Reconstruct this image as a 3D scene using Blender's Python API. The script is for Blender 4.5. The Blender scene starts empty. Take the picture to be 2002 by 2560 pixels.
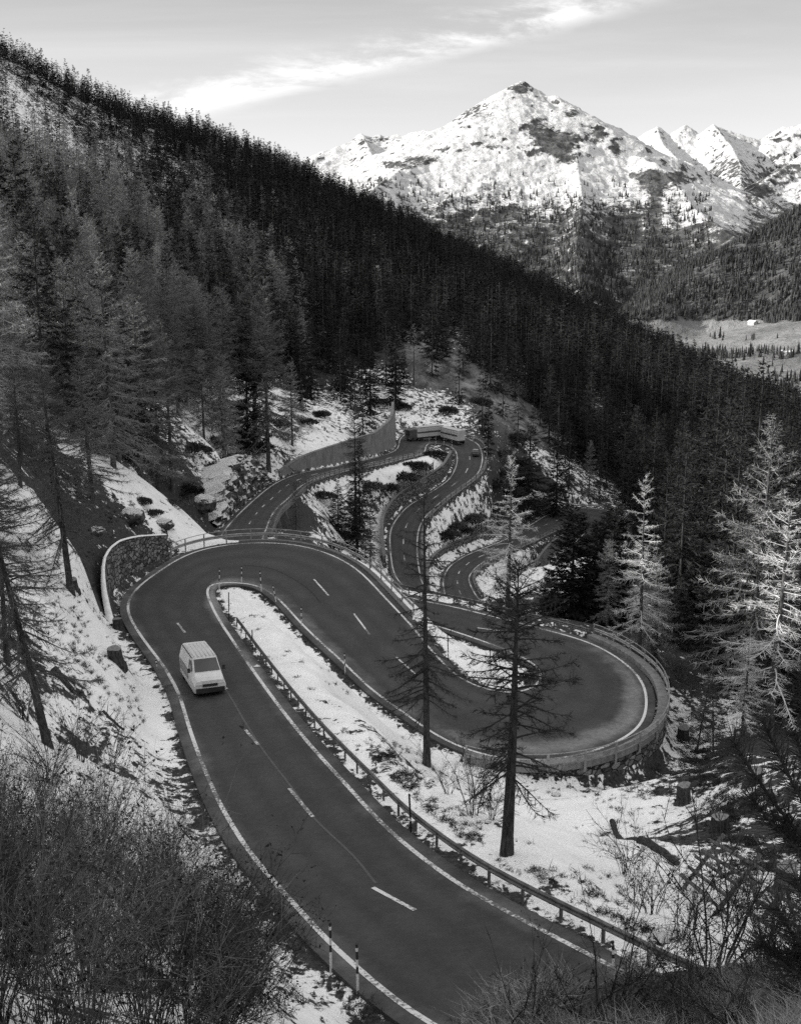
import bpy, math, random
import numpy as np
from mathutils import Vector, kdtree

R = math.radians
scn = bpy.context.scene
COL = scn.collection
# ------------------------------------------------------------------ camera, sky, sun, exposure
FPX, CX, CY, PITCH = 2950.0, 1001.0, 1280.0, R(13.4)
cam = bpy.data.cameras.new('camera')
cam.sensor_fit = 'VERTICAL'; cam.sensor_height = 24.0
cam.lens = FPX / 2560.0 * 24.0
cam.clip_start = 0.5; cam.clip_end = 40000
camo = bpy.data.objects.new('camera', cam); COL.objects.link(camo)
camo.location = (0, 0, 0); camo.rotation_euler = (R(90) - PITCH, 0, 0)
scn.camera = camo
SUN_AZ, SUN_EL = -92.0, 22.0           # azimuth from the viewing direction (negative = left), elevation
w = bpy.data.worlds.new('World'); scn.world = w; w.use_nodes = True
nt = w.node_tree; nt.nodes.clear()
def wn(t, **k):
    n = nt.nodes.new(t)
    for a, b in k.items(): setattr(n, a, b)
    return n
sky = wn('ShaderNodeTexSky', sky_type='NISHITA', sun_disc=False)
sky.sun_elevation = R(SUN_EL); sky.sun_rotation = R(SUN_AZ); sky.altitude = 1800
sky.air_density = 1.0; sky.dust_density = 1.5; sky.ozone_density = 1.0
bw = wn('ShaderNodeRGBToBW')            # the photograph is black and white
tc = wn('ShaderNodeTexCoord'); sep = wn('ShaderNodeSeparateXYZ')
dv = wn('ShaderNodeVectorMath', operation='DIVIDE'); cmb = wn('ShaderNodeCombineXYZ')
zz = wn('ShaderNodeMath', operation='MAXIMUM'); zz.inputs[1].default_value = 0.0
za = wn('ShaderNodeMath', operation='ADD'); za.inputs[1].default_value = 0.11
mp = wn('ShaderNodeMapping'); mp.inputs['Scale'].default_value = (0.38, 1.0, 1); mp.inputs['Rotation'].default_value = (0, 0, R(-27)); mp.inputs['Location'].default_value = (0.35, 0.2, 0)
n1 = wn('ShaderNodeTexNoise'); n1.inputs['Scale'].default_value = 0.75; n1.inputs['Detail'].default_value = 9; n1.inputs['Roughness'].default_value = 0.6; n1.inputs['Distortion'].default_value = 0.5
r1 = wn('ShaderNodeMapRange', interpolation_type='SMOOTHSTEP'); r1.inputs[1].default_value = 0.47; r1.inputs[2].default_value = 0.78
L = nt.links.new
L(sky.outputs[0], bw.inputs[0]); L(tc.outputs['Generated'], sep.inputs[0])
L(sep.outputs[2], zz.inputs[0]); L(zz.outputs[0], za.inputs[0])
L(za.outputs[0], cmb.inputs[0]); L(za.outputs[0], cmb.inputs[1]); L(za.outputs[0], cmb.inputs[2])
L(tc.outputs['Generated'], dv.inputs[0]); L(cmb.outputs[0], dv.inputs[1]); L(dv.outputs[0], mp.inputs[0])
L(mp.outputs[0], n1.inputs['Vector']); L(n1.outputs[0], r1.inputs[0])
SKYSTR, CLOUD = 0.15, 2.1
pw = wn('ShaderNodeMath', operation='POWER'); pw.inputs[1].default_value = 0.66
hi = wn('ShaderNodeMapRange', interpolation_type='SMOOTHSTEP'); hi.inputs[1].default_value = 0.22; hi.inputs[2].default_value = 0.65; hi.inputs[3].default_value = 0.66; hi.inputs[4].default_value = 3.3   # unseen overhead sky brightened, added to fill the shaded snow
L(sep.outputs[2], hi.inputs[0]); L(bw.outputs[0], pw.inputs[0])
lo_ = wn('ShaderNodeMapRange', interpolation_type='SMOOTHSTEP'); lo_.inputs[1].default_value = 0.03; lo_.inputs[2].default_value = 0.30; lo_.inputs[3].default_value = 1.08; lo_.inputs[4].default_value = 0.66; L(sep.outputs[2], lo_.inputs[0])
m0 = wn('ShaderNodeMath', operation='MULTIPLY'); L(pw.outputs[0], m0.inputs[0]); L(lo_.outputs[0], m0.inputs[1])
mu = wn('ShaderNodeMath', operation='MULTIPLY'); L(m0.outputs[0], mu.inputs[0]); L(hi.outputs[0], mu.inputs[1])
mx = wn('ShaderNodeMix', data_type='FLOAT'); mx.inputs[3].default_value = CLOUD
cf = wn('ShaderNodeMath', operation='MULTIPLY'); cf.inputs[1].default_value = 0.4
L(r1.outputs[0], cf.inputs[0]); L(cf.outputs[0], mx.inputs[0]); L(mu.outputs[0], mx.inputs[2])
# a wisp of cirrus that climbs to the right over the mountains: a band along a great circle of the sky
def dir_(az, el): return Vector((math.sin(R(az)) * math.cos(R(el)), math.cos(R(az)) * math.cos(R(el)), math.sin(R(el))))
_d1, _d2 = dir_(-11.0, 5.0), dir_(7.5, 9.2); _nn = _d1.cross(_d2).normalized(); _mm = dir_(-1.5, 7.8)
def dot_(v):
    n = wn('ShaderNodeVectorMath', operation='DOT_PRODUCT'); n.inputs[1].default_value = v; L(tc.outputs['Generated'], n.inputs[0]); return n.outputs['Value']
n2 = wn('ShaderNodeTexNoise'); n2.inputs['Scale'].default_value = 22; n2.inputs['Detail'].default_value = 8; n2.inputs['Roughness'].default_value = 0.65; n2.inputs['Distortion'].default_value = 0.25
mp2 = wn('ShaderNodeMapping'); mp2.inputs['Rotation'].default_value = (0, R(-14), 0); mp2.inputs['Scale'].default_value = (0.45, 1, 1.6); L(tc.outputs['Generated'], mp2.inputs[0]); L(mp2.outputs[0], n2.inputs['Vector'])
def mth(op, a, b):
    n = wn('ShaderNodeMath', operation=op)
    for i, v in ((0, a), (1, b)):
        if isinstance(v, (int, float)): n.inputs[i].default_value = v
        else: L(v, n.inputs[i])
    return n.outputs[0]
def rmp(x, a, b, lo=0.0, hi=1.0):
    n = wn('ShaderNodeMapRange', interpolation_type='SMOOTHSTEP'); n.inputs[1].default_value = a; n.inputs[2].default_value = b; n.inputs[3].default_value = lo; n.inputs[4].default_value = hi; L(x, n.inputs[0]); return n.outputs[0]
dd_ = mth('ADD', dot_(_nn), mth('MULTIPLY', mth('SUBTRACT', n2.outputs[0], 0.5), 0.03))
band = mth('MULTIPLY', rmp(dd_, -0.030, 0.0), rmp(dd_, 0.0, 0.014, 1.0, 0.0)); band = mth('MULTIPLY', band, rmp(n2.outputs[0], 0.42, 0.70)); band = mth('MULTIPLY', band, rmp(dot_(_mm), math.cos(R(15)), math.cos(R(7))))
m3 = wn('ShaderNodeMix', data_type='FLOAT'); m3.inputs[3].default_value = CLOUD * 1.38; L(mth('MULTIPLY', band, 0.95), m3.inputs[0]); L(mx.outputs[0], m3.inputs[2]); mx = m3
bg = wn('ShaderNodeBackground'); bg.inputs[1].default_value = SKYSTR
out = wn('ShaderNodeOutputWorld'); L(mx.outputs[0], bg.inputs[0]); L(bg.outputs[0], out.inputs[0])
sun = bpy.data.lights.new('sun', 'SUN'); sun.energy = 2.4; sun.angle = R(0.5); sun.color = (1, 0.985, 0.96)
so = bpy.data.objects.new('sun', sun); COL.objects.link(so)
_sd = Vector((math.sin(R(SUN_AZ)) * math.cos(R(SUN_EL)), math.cos(R(SUN_AZ)) * math.cos(R(SUN_EL)), math.sin(R(SUN_EL))))
so.rotation_euler = _sd.to_track_quat('Z', 'Y').to_euler()
scn.view_settings.view_transform = 'Standard'; scn.view_settings.look = 'None'
scn.view_settings.exposure = 1.6; scn.view_settings.gamma = 1
scn.cycles.max_bounces = 4; scn.cycles.diffuse_bounces = 3; scn.cycles.glossy_bounces = 2; scn.cycles.transparent_max_bounces = 4
scn.cycles.use_denoising = False

# ------------------------------------------------------------------ helpers
rng = np.random.default_rng(7); random.seed(7)
def ray(p):
    p = np.atleast_2d(np.array(p, float))
    x = (p[:, 0] - CX) / FPX; y = -(p[:, 1] - CY) / FPX
    return np.stack([x, math.cos(PITCH) + y * math.sin(PITCH), -math.sin(PITCH) + y * math.cos(PITCH)], 1)
def at_h(p, h):                          # the ground point seen in direction p that lies h below eye level
    d = ray(p); return d * (np.asarray(h, float).reshape(-1, 1) / -d[:, 2:3])
def at_r(p, r):                          # the point in direction p at horizontal distance r
    d = ray(p); return d * (np.asarray(r, float).reshape(-1, 1) / np.hypot(d[:, 0], d[:, 1])[:, None])
def tag(o, label=None, cat=None, group=None, kind=None):
    if label: o['label'] = label
    if cat: o['category'] = cat
    if group: o['group'] = group
    if kind: o['kind'] = kind
    return o
def mesh_np(name, V, faces, mats, smooth=False, mi=None):
    """faces: list of integer arrays (n x 3 / n x 4); mats: list of materials; mi: per-face material index arrays like faces"""
    me = bpy.data.meshes.new(name)
    V = np.asarray(V, np.float32); me.vertices.add(len(V)); me.vertices.foreach_set('co', V.ravel())
    faces = [np.asarray(f, np.int32) for f in faces if len(f)]
    loops = np.concatenate([f.ravel() for f in faces]); cnt = np.concatenate([np.full(len(f), f.shape[1], np.int32) for f in faces])
    me.loops.add(len(loops)); me.loops.foreach_set('vertex_index', loops)
    me.polygons.add(len(cnt)); st = np.zeros(len(cnt), np.int32); st[1:] = np.cumsum(cnt)[:-1]
    me.polygons.foreach_set('loop_start', st)
    if mi is not None: me.polygons.foreach_set('material_index', np.concatenate([np.asarray(m, np.int32) for m in mi]))
    me.polygons.foreach_set('use_smooth', np.full(len(cnt), bool(smooth)))
    for m in (mats if isinstance(mats, (list, tuple)) else [mats]): me.materials.append(m)
    me.update(calc_edges=True)
    return me
def link(name, me, parent=None, loc=None):
    o = bpy.data.objects.new(name, me); COL.objects.link(o)
    if parent: o.parent = parent
    if loc is not None: o.location = loc
    return o
def empty(name, loc=(0, 0, 0), rz=0):
    o = bpy.data.objects.new(name, None); COL.objects.link(o); o.location = loc; o.rotation_euler = (0, 0, rz)
    o.empty_display_size = 0.2
    return o
class MB:
    """collects boxes, tubes and sheets, builds ONE mesh object"""
    def __init__(s): s.v = []; s.q = []; s.t = []; s.n = 0; s.qm = []; s.tm = []
    def add(s, V, Q=None, T=None, m=0):
        V = np.asarray(V, float).reshape(-1, 3)
        if Q is not None and len(Q): s.q.append(np.asarray(Q) + s.n); s.qm.append(np.full(len(Q), m))
        if T is not None and len(T): s.t.append(np.asarray(T) + s.n); s.tm.append(np.full(len(T), m))
        s.v.append(V); s.n += len(V)
    def box(s, c, size, rz=0, m=0, tilt=None):
        x, y, z = np.array(size) / 2
        P = np.array([[a * x, b * y, d * z] for d in (-1, 1) for b in (-1, 1) for a in (-1, 1)])
        if tilt is not None: P = P @ np.array(tilt).T
        ca, sa = math.cos(rz), math.sin(rz)
        P = P @ np.array([[ca, sa, 0], [-sa, ca, 0], [0, 0, 1]]) + np.array(c)
        s.add(P, [[0, 2, 3, 1], [4, 5, 7, 6], [0, 1, 5, 4], [2, 6, 7, 3], [0, 4, 6, 2], [1, 3, 7, 5]], m=m)
    def tube(s, pts, rad, n=6, m=0, cap=True):
        pts = np.asarray(pts, float); rad = np.broadcast_to(np.asarray(rad, float), (len(pts),))
        t = np.gradient(pts, axis=0); t /= np.linalg.norm(t, axis=1)[:, None] + 1e-9
        ref = np.array([0, 0, 1.0]) if abs(t[:, 2]).mean() < 0.8 else np.array([1.0, 0, 0])
        a = np.cross(t, ref); a /= np.linalg.norm(a, axis=1)[:, None] + 1e-9; b = np.cross(t, a)
        th = np.linspace(0, 2 * np.pi, n, endpoint=False)
        V = pts[:, None] + rad[:, None, None] * (a[:, None] * np.cos(th)[None, :, None] + b[:, None] * np.sin(th)[None, :, None])
        k = len(pts); i = np.arange(k - 1)[:, None] * n; j = np.arange(n)[None]; j2 = (j + 1) % n
        Q = np.stack([i + j, i + j2, i + n + j2, i + n + j], -1).reshape(-1, 4)
        T = []
        if cap:
            for e in (0, k - 1):
                for q in range(1, n - 1): T.append([e * n, e * n + q, e * n + q + 1])
        s.add(V.reshape(-1, 3), Q, T, m)
    def sheet(s, G, m=0, close=False):    # G: rows x cols x 3
        G = np.asarray(G, float); r, c = G.shape[:2]
        i = np.arange(r - 1)[:, None] * c; j = np.arange(c - 1)[None]
        Q = np.stack([i + j, i + j + 1, i + c + j + 1, i + c + j], -1).reshape(-1, 4)
        s.add(G.reshape(-1, 3), Q, m=m)
    def prism(s, prof, path, m=0, closed=True, side=None):
        """sweep a 2-D profile (across, up) along path; across = horizontal normal (to the right of travel)"""
        path = np.asarray(path, float); prof = np.asarray(prof, float)
        t = np.gradient(path[:, :2], axis=0); t /= np.linalg.norm(t, axis=1)[:, None] + 1e-9
        nrm = np.stack([t[:, 1], -t[:, 0]], 1)
        k = len(prof)
        G = np.zeros((len(path), k, 3)); G[:, :, :2] = path[:, None, :2] + nrm[:, None] * prof[None, :, 0:1]; G[:, :, 2] = path[:, None, 2] + prof[None, :, 1]
        i = np.arange(len(path) - 1)[:, None] * k; j = np.arange(k if closed else k - 1)[None]; j2 = (j + 1) % k
        Q = np.stack([i + j, i + j2, i + k + j2, i + k + j], -1).reshape(-1, 4)
        T = []
        if closed:
            for e in (0, len(path) - 1):
                for q in range(1, k - 1): T.append([e * k, e * k + q, e * k + q + 1])
        s.add(G.reshape(-1, 3), Q, T, m)
    def mesh(s, name, mats, smooth=False):
        return mesh_np(name, np.concatenate(s.v), s.q + s.t, mats, smooth, s.qm + s.tm)
    def build(s, name, mats, parent=None, loc=None, smooth=False):
        return link(name, s.mesh(name, mats, smooth), parent, loc)
# ---- noise
_P = np.random.default_rng(3).permutation(512).astype(np.int64); _G = np.random.default_rng(4).normal(size=(512, 2)); _G /= np.linalg.norm(_G, axis=1)[:, None]
def perlin(x, y, seed=0):
    x = np.asarray(x, float); y = np.asarray(y, float)
    xi = np.floor(x).astype(np.int64); yi = np.floor(y).astype(np.int64); xf = x - xi; yf = y - yi
    def g(a, b, dx, dy):
        h = _G[_P[(_P[(a + seed * 37) & 511] + b) & 511]]; return h[..., 0] * dx + h[..., 1] * dy
    u = xf ** 3 * (xf * (xf * 6 - 15) + 10); v = yf ** 3 * (yf * (yf * 6 - 15) + 10)
    a = g(xi, yi, xf, yf); b = g(xi + 1, yi, xf - 1, yf); c = g(xi, yi + 1, xf, yf - 1); d = g(xi + 1, yi + 1, xf - 1, yf - 1)
    return (a + u * (b - a)) * (1 - v) + v * (c + u * (d - c))
def fbm(x, y, oct=5, seed=0, gain=0.5, lac=2.03, ridged=False):
    s = 0; a = 1.0; t = 0
    for o in range(oct):
        n = perlin(x, y, seed + o)
        if ridged: n = 1 - 2.2 * np.abs(n)
        s = s + a * n; t += a; a *= gain; x = x * lac + 11.3; y = y * lac + 5.7
    return s / t
def sstep(x, a, b): t = np.clip((x - a) / (b - a), 0, 1); return t * t * (3 - 2 * t)
def catmull(P, n=8):
    P = np.asarray(P, float); Q = np.vstack([2 * P[0] - P[1], P, 2 * P[-1] - P[-2]]); o = []
    for i in range(1, len(Q) - 2):
        t = np.linspace(0, 1, n, endpoint=False)[:, None]
        # centripetal-ish: plain Catmull-Rom is enough at this spacing
        a, b, c, d = Q[i - 1], Q[i], Q[i + 1], Q[i + 2]
        o.append(0.5 * (2 * b + (c - a) * t + (2 * a - 5 * b + 4 * c - d) * t ** 2 + (3 * b - a - 3 * c + d) * t ** 3))
    return np.vstack(o + [P[-1:]])
def arclen(P): return np.concatenate([[0], np.cumsum(np.linalg.norm(np.diff(P, axis=0), axis=1))])
def resample(P, n):
    s = arclen(P[:, :2]); t = np.linspace(0, s[-1], n); return np.stack([np.interp(t, s, P[:, k]) for k in range(P.shape[1])], 1)
def every(P, step): return resample(P, max(2, int(round(arclen(P[:, :2])[-1] / step)) + 1))

# ------------------------------------------------------------------ materials
def mat(name, build):
    m = bpy.data.materials.new(name); m.use_nodes = True; t = m.node_tree; t.nodes.clear()
    o = t.nodes.new('ShaderNodeOutputMaterial'); b = t.nodes.new('ShaderNodeBsdfPrincipled'); t.links.new(b.outputs[0], o.inputs[0])
    b.inputs['Specular IOR Level'].default_value = 0.25
    class N:
        tree = t; bsdf = b; outn = o
        @staticmethod
        def new(k, **kw):
            n = t.nodes.new(k)
            for a, v in kw.items():
                if a.startswith('i_'): n.inputs[a[2:]].default_value = v
                else: setattr(n, a, v)
            return n
        @staticmethod
        def ln(a, c): t.links.new(a, c)
        @staticmethod
        def noise(vec, scale, detail=4, rough=0.55, dist=0.0):
            n = N.new('ShaderNodeTexNoise'); n.inputs['Scale'].default_value = scale; n.inputs['Detail'].default_value = detail
            n.inputs['Roughness'].default_value = rough; n.inputs['Distortion'].default_value = dist
            if vec is not None: t.links.new(vec, n.inputs['Vector'])
            return n.outputs[0]
        @staticmethod
        def math(op, a, c=0.0, clamp=False):
            n = N.new('ShaderNodeMath', operation=op); n.use_clamp = clamp
            for i, v in ((0, a), (1, c)):
                if isinstance(v, (int, float)): n.inputs[i].default_value = v
                else: t.links.new(v, n.inputs[i])
            return n.outputs[0]
        @staticmethod
        def ramp(x, a, c, lo=0.0, hi=1.0, smooth=True):
            n = N.new('ShaderNodeMapRange', interpolation_type='SMOOTHSTEP' if smooth else 'LINEAR')
            n.inputs[1].default_value = a; n.inputs[2].default_value = c; n.inputs[3].default_value = lo; n.inputs[4].default_value = hi
            t.links.new(x, n.inputs[0]); return n.outputs[0]
        @staticmethod
        def mix(f, a, c):
            n = N.new('ShaderNodeMix', data_type='FLOAT')
            for i, v in ((0, f), (2, a), (3, c)):
                if isinstance(v, (int, float)): n.inputs[i].default_value = v
                else: t.links.new(v, n.inputs[i])
            return n.outputs[0]
        @staticmethod
        def color(x): t.links.new(x, b.inputs['Base Color'])
        @staticmethod
        def bump(x, strength=0.4, dist=0.05):
            n = N.new('ShaderNodeBump'); n.inputs['Strength'].default_value = strength; n.inputs['Distance'].default_value = dist
            t.links.new(x, n.inputs['Height']); t.links.new(n.outputs[0], b.inputs['Normal'])
        @staticmethod
        def obj():
            return N.new('ShaderNodeTexCoord').outputs['Object']
        @staticmethod
        def attr(nm): return N.new('ShaderNodeAttribute', attribute_name=nm).outputs['Fac']
    build(N)
    return m
def plain(name, lo, hi, scale=3.0, rough=0.8, spec=0.25, bump=0.0, metal=0.0, detail=5):
    def f(N):
        n = N.noise(N.obj(), scale, detail); N.color(N.ramp(n, 0.3, 0.7, lo, hi))
        N.bsdf.inputs['Roughness'].default_value = rough; N.bsdf.inputs['Specular IOR Level'].default_value = spec; N.bsdf.inputs['Metallic'].default_value = metal
        if bump: N.bump(n, bump, 0.04)
    return mat(name, f)
# ------------------------------------------------------------------ the pass road: edge lines traced as ground points, each section with its depth below eye level
SEC = [  # (name, left edge, right edge, depth at start, depth at end)
 ('s1', [(1330,2700),(1180,2620),(1080,2572),(996,2519),(914,2446),(832,2376),(762,2300),(709,2241),(662,2188),(621,2136),(592,2095),(563,2045),(536,1995),(510,1933),(486,1872),(463,1802),(448,1749),(431,1711),(404,1667)],
        [(1860,2560),(1740,2520),(1616,2464),(1528,2411),(1470,2382),(1376,2335),(1282,2285),(1200,2241),(1130,2197),(1060,2144),(996,2092),(949,2048),(891,1983),(832,1919),(779,1860),(733,1804),(691,1749),(650,1693),(615,1643),(574,1585)], 20.6, 28.6),
 ('h1', [(404,1667),(375,1626),(346,1585),(322,1544),(316,1514),(328,1485),(357,1456),(399,1426),(445,1397),(492,1377),(545,1365),(604,1358),(668,1356),(733,1360),(791,1372),(838,1387)],
        [(574,1585),(545,1538),(530,1508),(522,1484),(529,1467),(557,1458),(586,1457),(633,1461),(668,1473)], 28.6, 30.4),
 ('s2', [(838,1387),(879,1412),(914,1441),(949,1479),(985,1517),(1036,1572),(1077,1626)],
        [(668,1473),(697,1497),(727,1532),(762,1570),(809,1614),(862,1661),(914,1714),(961,1752),(1001,1778)], 30.4, 33.0),
 ('h2', [(1077,1626),(1118,1670),(1153,1699),(1194,1720),(1235,1730),(1273,1734),(1320,1724),(1345,1702),(1346,1682),(1329,1660),(1300,1642)],
        [(1001,1778),(1048,1813),(1095,1843),(1148,1869),(1200,1887),(1253,1898),(1330,1904),(1411,1895),(1446,1890),(1505,1872),(1558,1848),(1593,1825),(1613,1796),(1619,1761),(1616,1725),(1599,1690),(1569,1661),(1528,1632),(1482,1608),(1435,1591)], 33.0, 34.8),
 ('s3', [(1300,1642),(1270,1628),(1206,1605),(1147,1585),(1089,1567),(1040,1553)],
        [(1435,1591),(1330,1565),(1200,1532),(1142,1517),(1083,1506),(1001,1485)], 34.8, 36.4),
 ('link', None, None, 36.4, 43.0),
 ('s4', [(570,1313),(600,1281),(635,1249),(670,1220),(705,1199),(746,1184),(793,1174),(851,1164),(919,1148),(959,1139)],
        [(668,1322),(676,1299),(693,1272),(722,1246),(752,1217),(781,1202),(828,1187),(881,1174),(939,1164),(1000,1149)], 43.5, 52.0),
 ('h3', [(959,1139),(987,1126),(996,1113),(998,1101),(1006,1090),(1022,1082),(1060,1077),(1105,1078),(1145,1086),(1176,1100),(1195,1111),(1204,1128),(1207,1146)],
        [(1000,1149),(1045,1138),(1062,1128),(1066,1116),(1075,1109),(1092,1108),(1115,1112),(1130,1119),(1138,1128),(1142,1142)], 52.0, 54.0),
 ('s5', [(1207,1146),(1202,1170),(1193,1186),(1169,1207),(1134,1232),(1100,1258),(1068,1287),(1050,1316),(1044,1351),(1044,1386),(1050,1433)],
        [(1142,1142),(1141,1158),(1135,1176),(1121,1199),(1085,1225),(1050,1246),(1015,1269),(986,1304),(974,1334),(975,1381),(980,1422)], 54.0, 64.0),
 ('h4', None, None, 64.0, 66.0),
 ('s6', [(1112,1492),(1106,1457),(1112,1433),(1126,1413),(1162,1389),(1203,1372),(1255,1351),(1302,1325),(1337,1304),(1367,1287),(1408,1275)],
        [(1206,1509),(1185,1480),(1173,1451),(1179,1433),(1203,1410),(1261,1381),(1320,1357),(1367,1334),(1408,1317)], 66.0, 73.0),
 ('h5', [(1408,1275),(1449,1271),(1495,1272),(1540,1283),(1562,1308),(1552,1345),(1505,1385)],
        [(1408,1317),(1432,1311),(1452,1317),(1458,1332),(1440,1352)], 73.0, 75.5),
 ('s7', [(1505,1385),(1460,1430),(1425,1490),(1400,1560)], [(1440,1352),(1385,1410),(1345,1465),(1318,1530)], 75.5, 80.0)]
_sec = []
for nm, l, r, h0, h1 in SEC:
    if l is None: _sec.append([nm, None, None, h0, h1]); continue
    g = []
    for e in (l, r):
        p = at_h(e, 1.0)[:, :2]; s = arclen(p); s /= s[-1]; g.append(at_h(e, h0 + (h1 - h0) * s))
    _sec.append([nm, g[0], g[1], h0, h1])
for k, s in enumerate(_sec):             # the two hidden pieces: smooth curves between the visible ends
    if s[1] is None:
        for e in (1, 2):
            a, b = _sec[k - 1][e], _sec[k + 1][e]
            p0, p3 = a[-1], b[0]; d = np.linalg.norm(p3 - p0)
            kk = 0.38 if s[0] == 'link' else (0.9 if e == 1 else 0.75)
            t0 = a[-1] - a[-3]; t0 /= np.linalg.norm(t0); t1 = b[2] - b[0]; t1 /= np.linalg.norm(t1)
            c1, c2 = p0 + t0 * d * kk, p3 - t1 * d * kk; t = np.linspace(0, 1, 9)[:, None]
            B = (1 - t) ** 3 * p0 + 3 * (1 - t) ** 2 * t * c1 + 3 * (1 - t) * t * t * c2 + t ** 3 * p3
            B[:, 2] = np.linspace(p0[2], p3[2], 9); s[e] = B
def _dedupe(chunks):
    P = [chunks[0]]
    for c in chunks[1:]: P.append(c[1:])
    return np.vstack(P)
SECI = {}; Ls, Rs = [], []; n0 = 0
def smooth_line(P, it=2):
    for _ in range(it): P = np.vstack([P[:1], 0.25 * P[:-2] + 0.5 * P[1:-1] + 0.25 * P[2:], P[-1:]])
    return P
for nm, l, r, h0, h1 in _sec:
    ll = catmull(l, 8); rr = catmull(r, 8); n = int(max(arclen(ll)[-1], arclen(rr)[-1]) / 0.9) + 2
    a, b = resample(ll, n), resample(rr, n)
    if Ls: a, b = a[1:], b[1:]
    SECI[nm] = (n0, n0 + len(a)); n0 += len(a); Ls.append(a); Rs.append(b)
LW = smooth_line(np.vstack(Ls), 6); RW = smooth_line(np.vstack(Rs), 6)
zc = (LW[:, 2] + RW[:, 2]) / 2
for _ in range(40): zc[1:-1] = 0.25 * zc[:-2] + 0.5 * zc[1:-1] + 0.25 * zc[2:]
LW[:, 2] = RW[:, 2] = zc
ACR = RW - LW; ACR[:, 2] = 0; WID = np.linalg.norm(ACR, axis=1); ACR /= WID[:, None]
MID = (LW + RW) / 2; MIDS = arclen(MID)
def edge(side, off, sec0, sec1=None, i0=0, i1=None):
    """polyline parallel to a painted edge line, off metres outward"""
    a = SECI[sec0][0] + i0; b = SECI[sec1 or sec0][1] if i1 is None else SECI[sec0][0] + i1
    P = (LW if side == 'L' else RW)[a:b].copy()
    t = np.gradient(P[:, :2], axis=0); t /= np.linalg.norm(t, axis=1)[:, None] + 1e-9
    n = np.stack([-t[:, 1], t[:, 0]], 1) * (1 if side == 'L' else -1)
    P[:, :2] += n * off
    return P
SH = 0.55                                # asphalt beyond the painted line
def offs(P, sgn, off):
    t = np.gradient(P[:, :2], axis=0); t /= np.linalg.norm(t, axis=1)[:, None] + 1e-9
    Q = P.copy(); Q[:, :2] += np.stack([-t[:, 1], t[:, 0]], 1) * sgn * off; return Q
AL, AR = offs(LW, 1, SH), offs(RW, -1, SH)
# ------------------------------------------------------------------ the ground: one sheet on a log-polar grid, from the viewpoint to the far side of the forest ridge
CTRL_R = [  # (px x, px y, horizontal distance): bank, slopes and ridge as seen from the viewpoint
 # steep bank below the viewpoint
 (1001,2900,9),(700,2900,11),(300,2900,10),(-200,2800,9),(1400,2760,10),(1800,2640,10),(2200,2560,9),
 (1100,2640,14),(1250,2560,13),(1420,2500,12.5),(1600,2452,12.5),(1800,2420,12.5),(2002,2390,12.5),(2250,2330,12.5),
 (1650,2560,22),(1900,2500,21),(2200,2450,20),
 (850,2640,23),(700,2640,17),(800,2520,26.5),(640,2480,23),(400,2560,16),(100,2500,18),(0,2300,22),(0,2000,32),(300,2300,26),(300,2050,36),(500,2400,27),(500,2150,37),(420,1990,45),(620,2270,34.5),
 (-300,2300,18),(-300,1900,30),(0,1700,50),(200,1700,60),(300,1680,66),(350,1830,59),(400,1850,57.5),(250,1850,54),(120,1870,50),(330,1740,66),(0,1500,65),(100,1500,66.5),(200,1580,71),(260,1560,79),
 (190,1480,74),(200,1400,82),(240,1370,93),(320,1350,104),(300,1290,110),(150,1250,95),(0,1250,80),(420,1300,116),
 (450,1270,128),(500,1325,126),(520,1230,176),(480,1180,180),(560,1150,205),(450,1150,178),(300,1150,150),(450,1050,210),(150,1050,130),(0,1050,110),(620,1140,232),(700,1100,245),(800,1080,275),(700,1000,285),(900,1040,318),(950,1050,305),
 (1000,1050,318),(1100,1045,330),(1190,1075,320),(1250,1050,330),(1240,1140,303),(1230,1200,285),(1300,1150,310),(1250,950,400),(1000,850,430),(1350,1090,350),(1330,1240,300),(1500,1235,330),(1500,1150,400),(1620,1300,318),
 (1700,1150,430),(1900,1100,480),(1500,1000,520),(1700,1000,580),(1500,900,700),(1800,1050,560),
 (800,700,620),(300,600,550),(300,850,290),(0,700,250),(0,400,500),(600,700,480),(600,900,340),(1000,700,700),(1200,800,680),(1250,900,520),(150,500,600),(300,400,760),(500,550,680),
 (0,160,800),(200,262,850),(400,342,900),(600,402,950),(800,492,1000),(1000,580,1050),(1150,640,1080),(1300,722,1080),(1500,828,1050),(1700,922,1000),(1850,997,900),(2002,1082,800),(2200,1180,700),
 # lower slopes on the right and between the loops
 (1700,1700,100),(1900,1600,130),(2002,1500,170),(2002,1300,250),(1800,1350,250),(1650,1400,220),(1650,1550,130),(1480,1500,150),(1900,1850,80),(2002,1750,95),
 (1750,2000,62),(1950,2100,50),(2002,2250,42),(1600,2100,55),(1400,2100,54),(1750,2300,38),(1500,1960,69),(1850,2380,33),(1600,2330,38),(2200,1900,60),(2200,2200,40),(2200,1500,150),(2400,1300,200),
 (1560,1950,73),(1300,2010,64),(1100,1960,63),(900,1830,68),(700,1620,79),(600,1530,90),(1150,2100,56),
 (1150,1640,91),(1250,1680,89),(1050,1600,95),
 (1000,1540,130),(1300,1590,125),(1120,1510,175),(1250,1500,170),(1230,1560,140),(1300,1420,215),(1280,1470,195),(1400,1420,245),(1420,1350,262),
 (760,1330,205),(700,1340,185),(800,1300,222),(900,1330,225),(860,1240,243),(960,1210,262),(820,1380,190),(740,1400,150),(880,1440,150),(960,1470,160),(920,1260,245),
 (1120,1330,250),(1180,1290,265),(1250,1260,283),(1090,1380,238),(1080,1430,225)]
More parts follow.
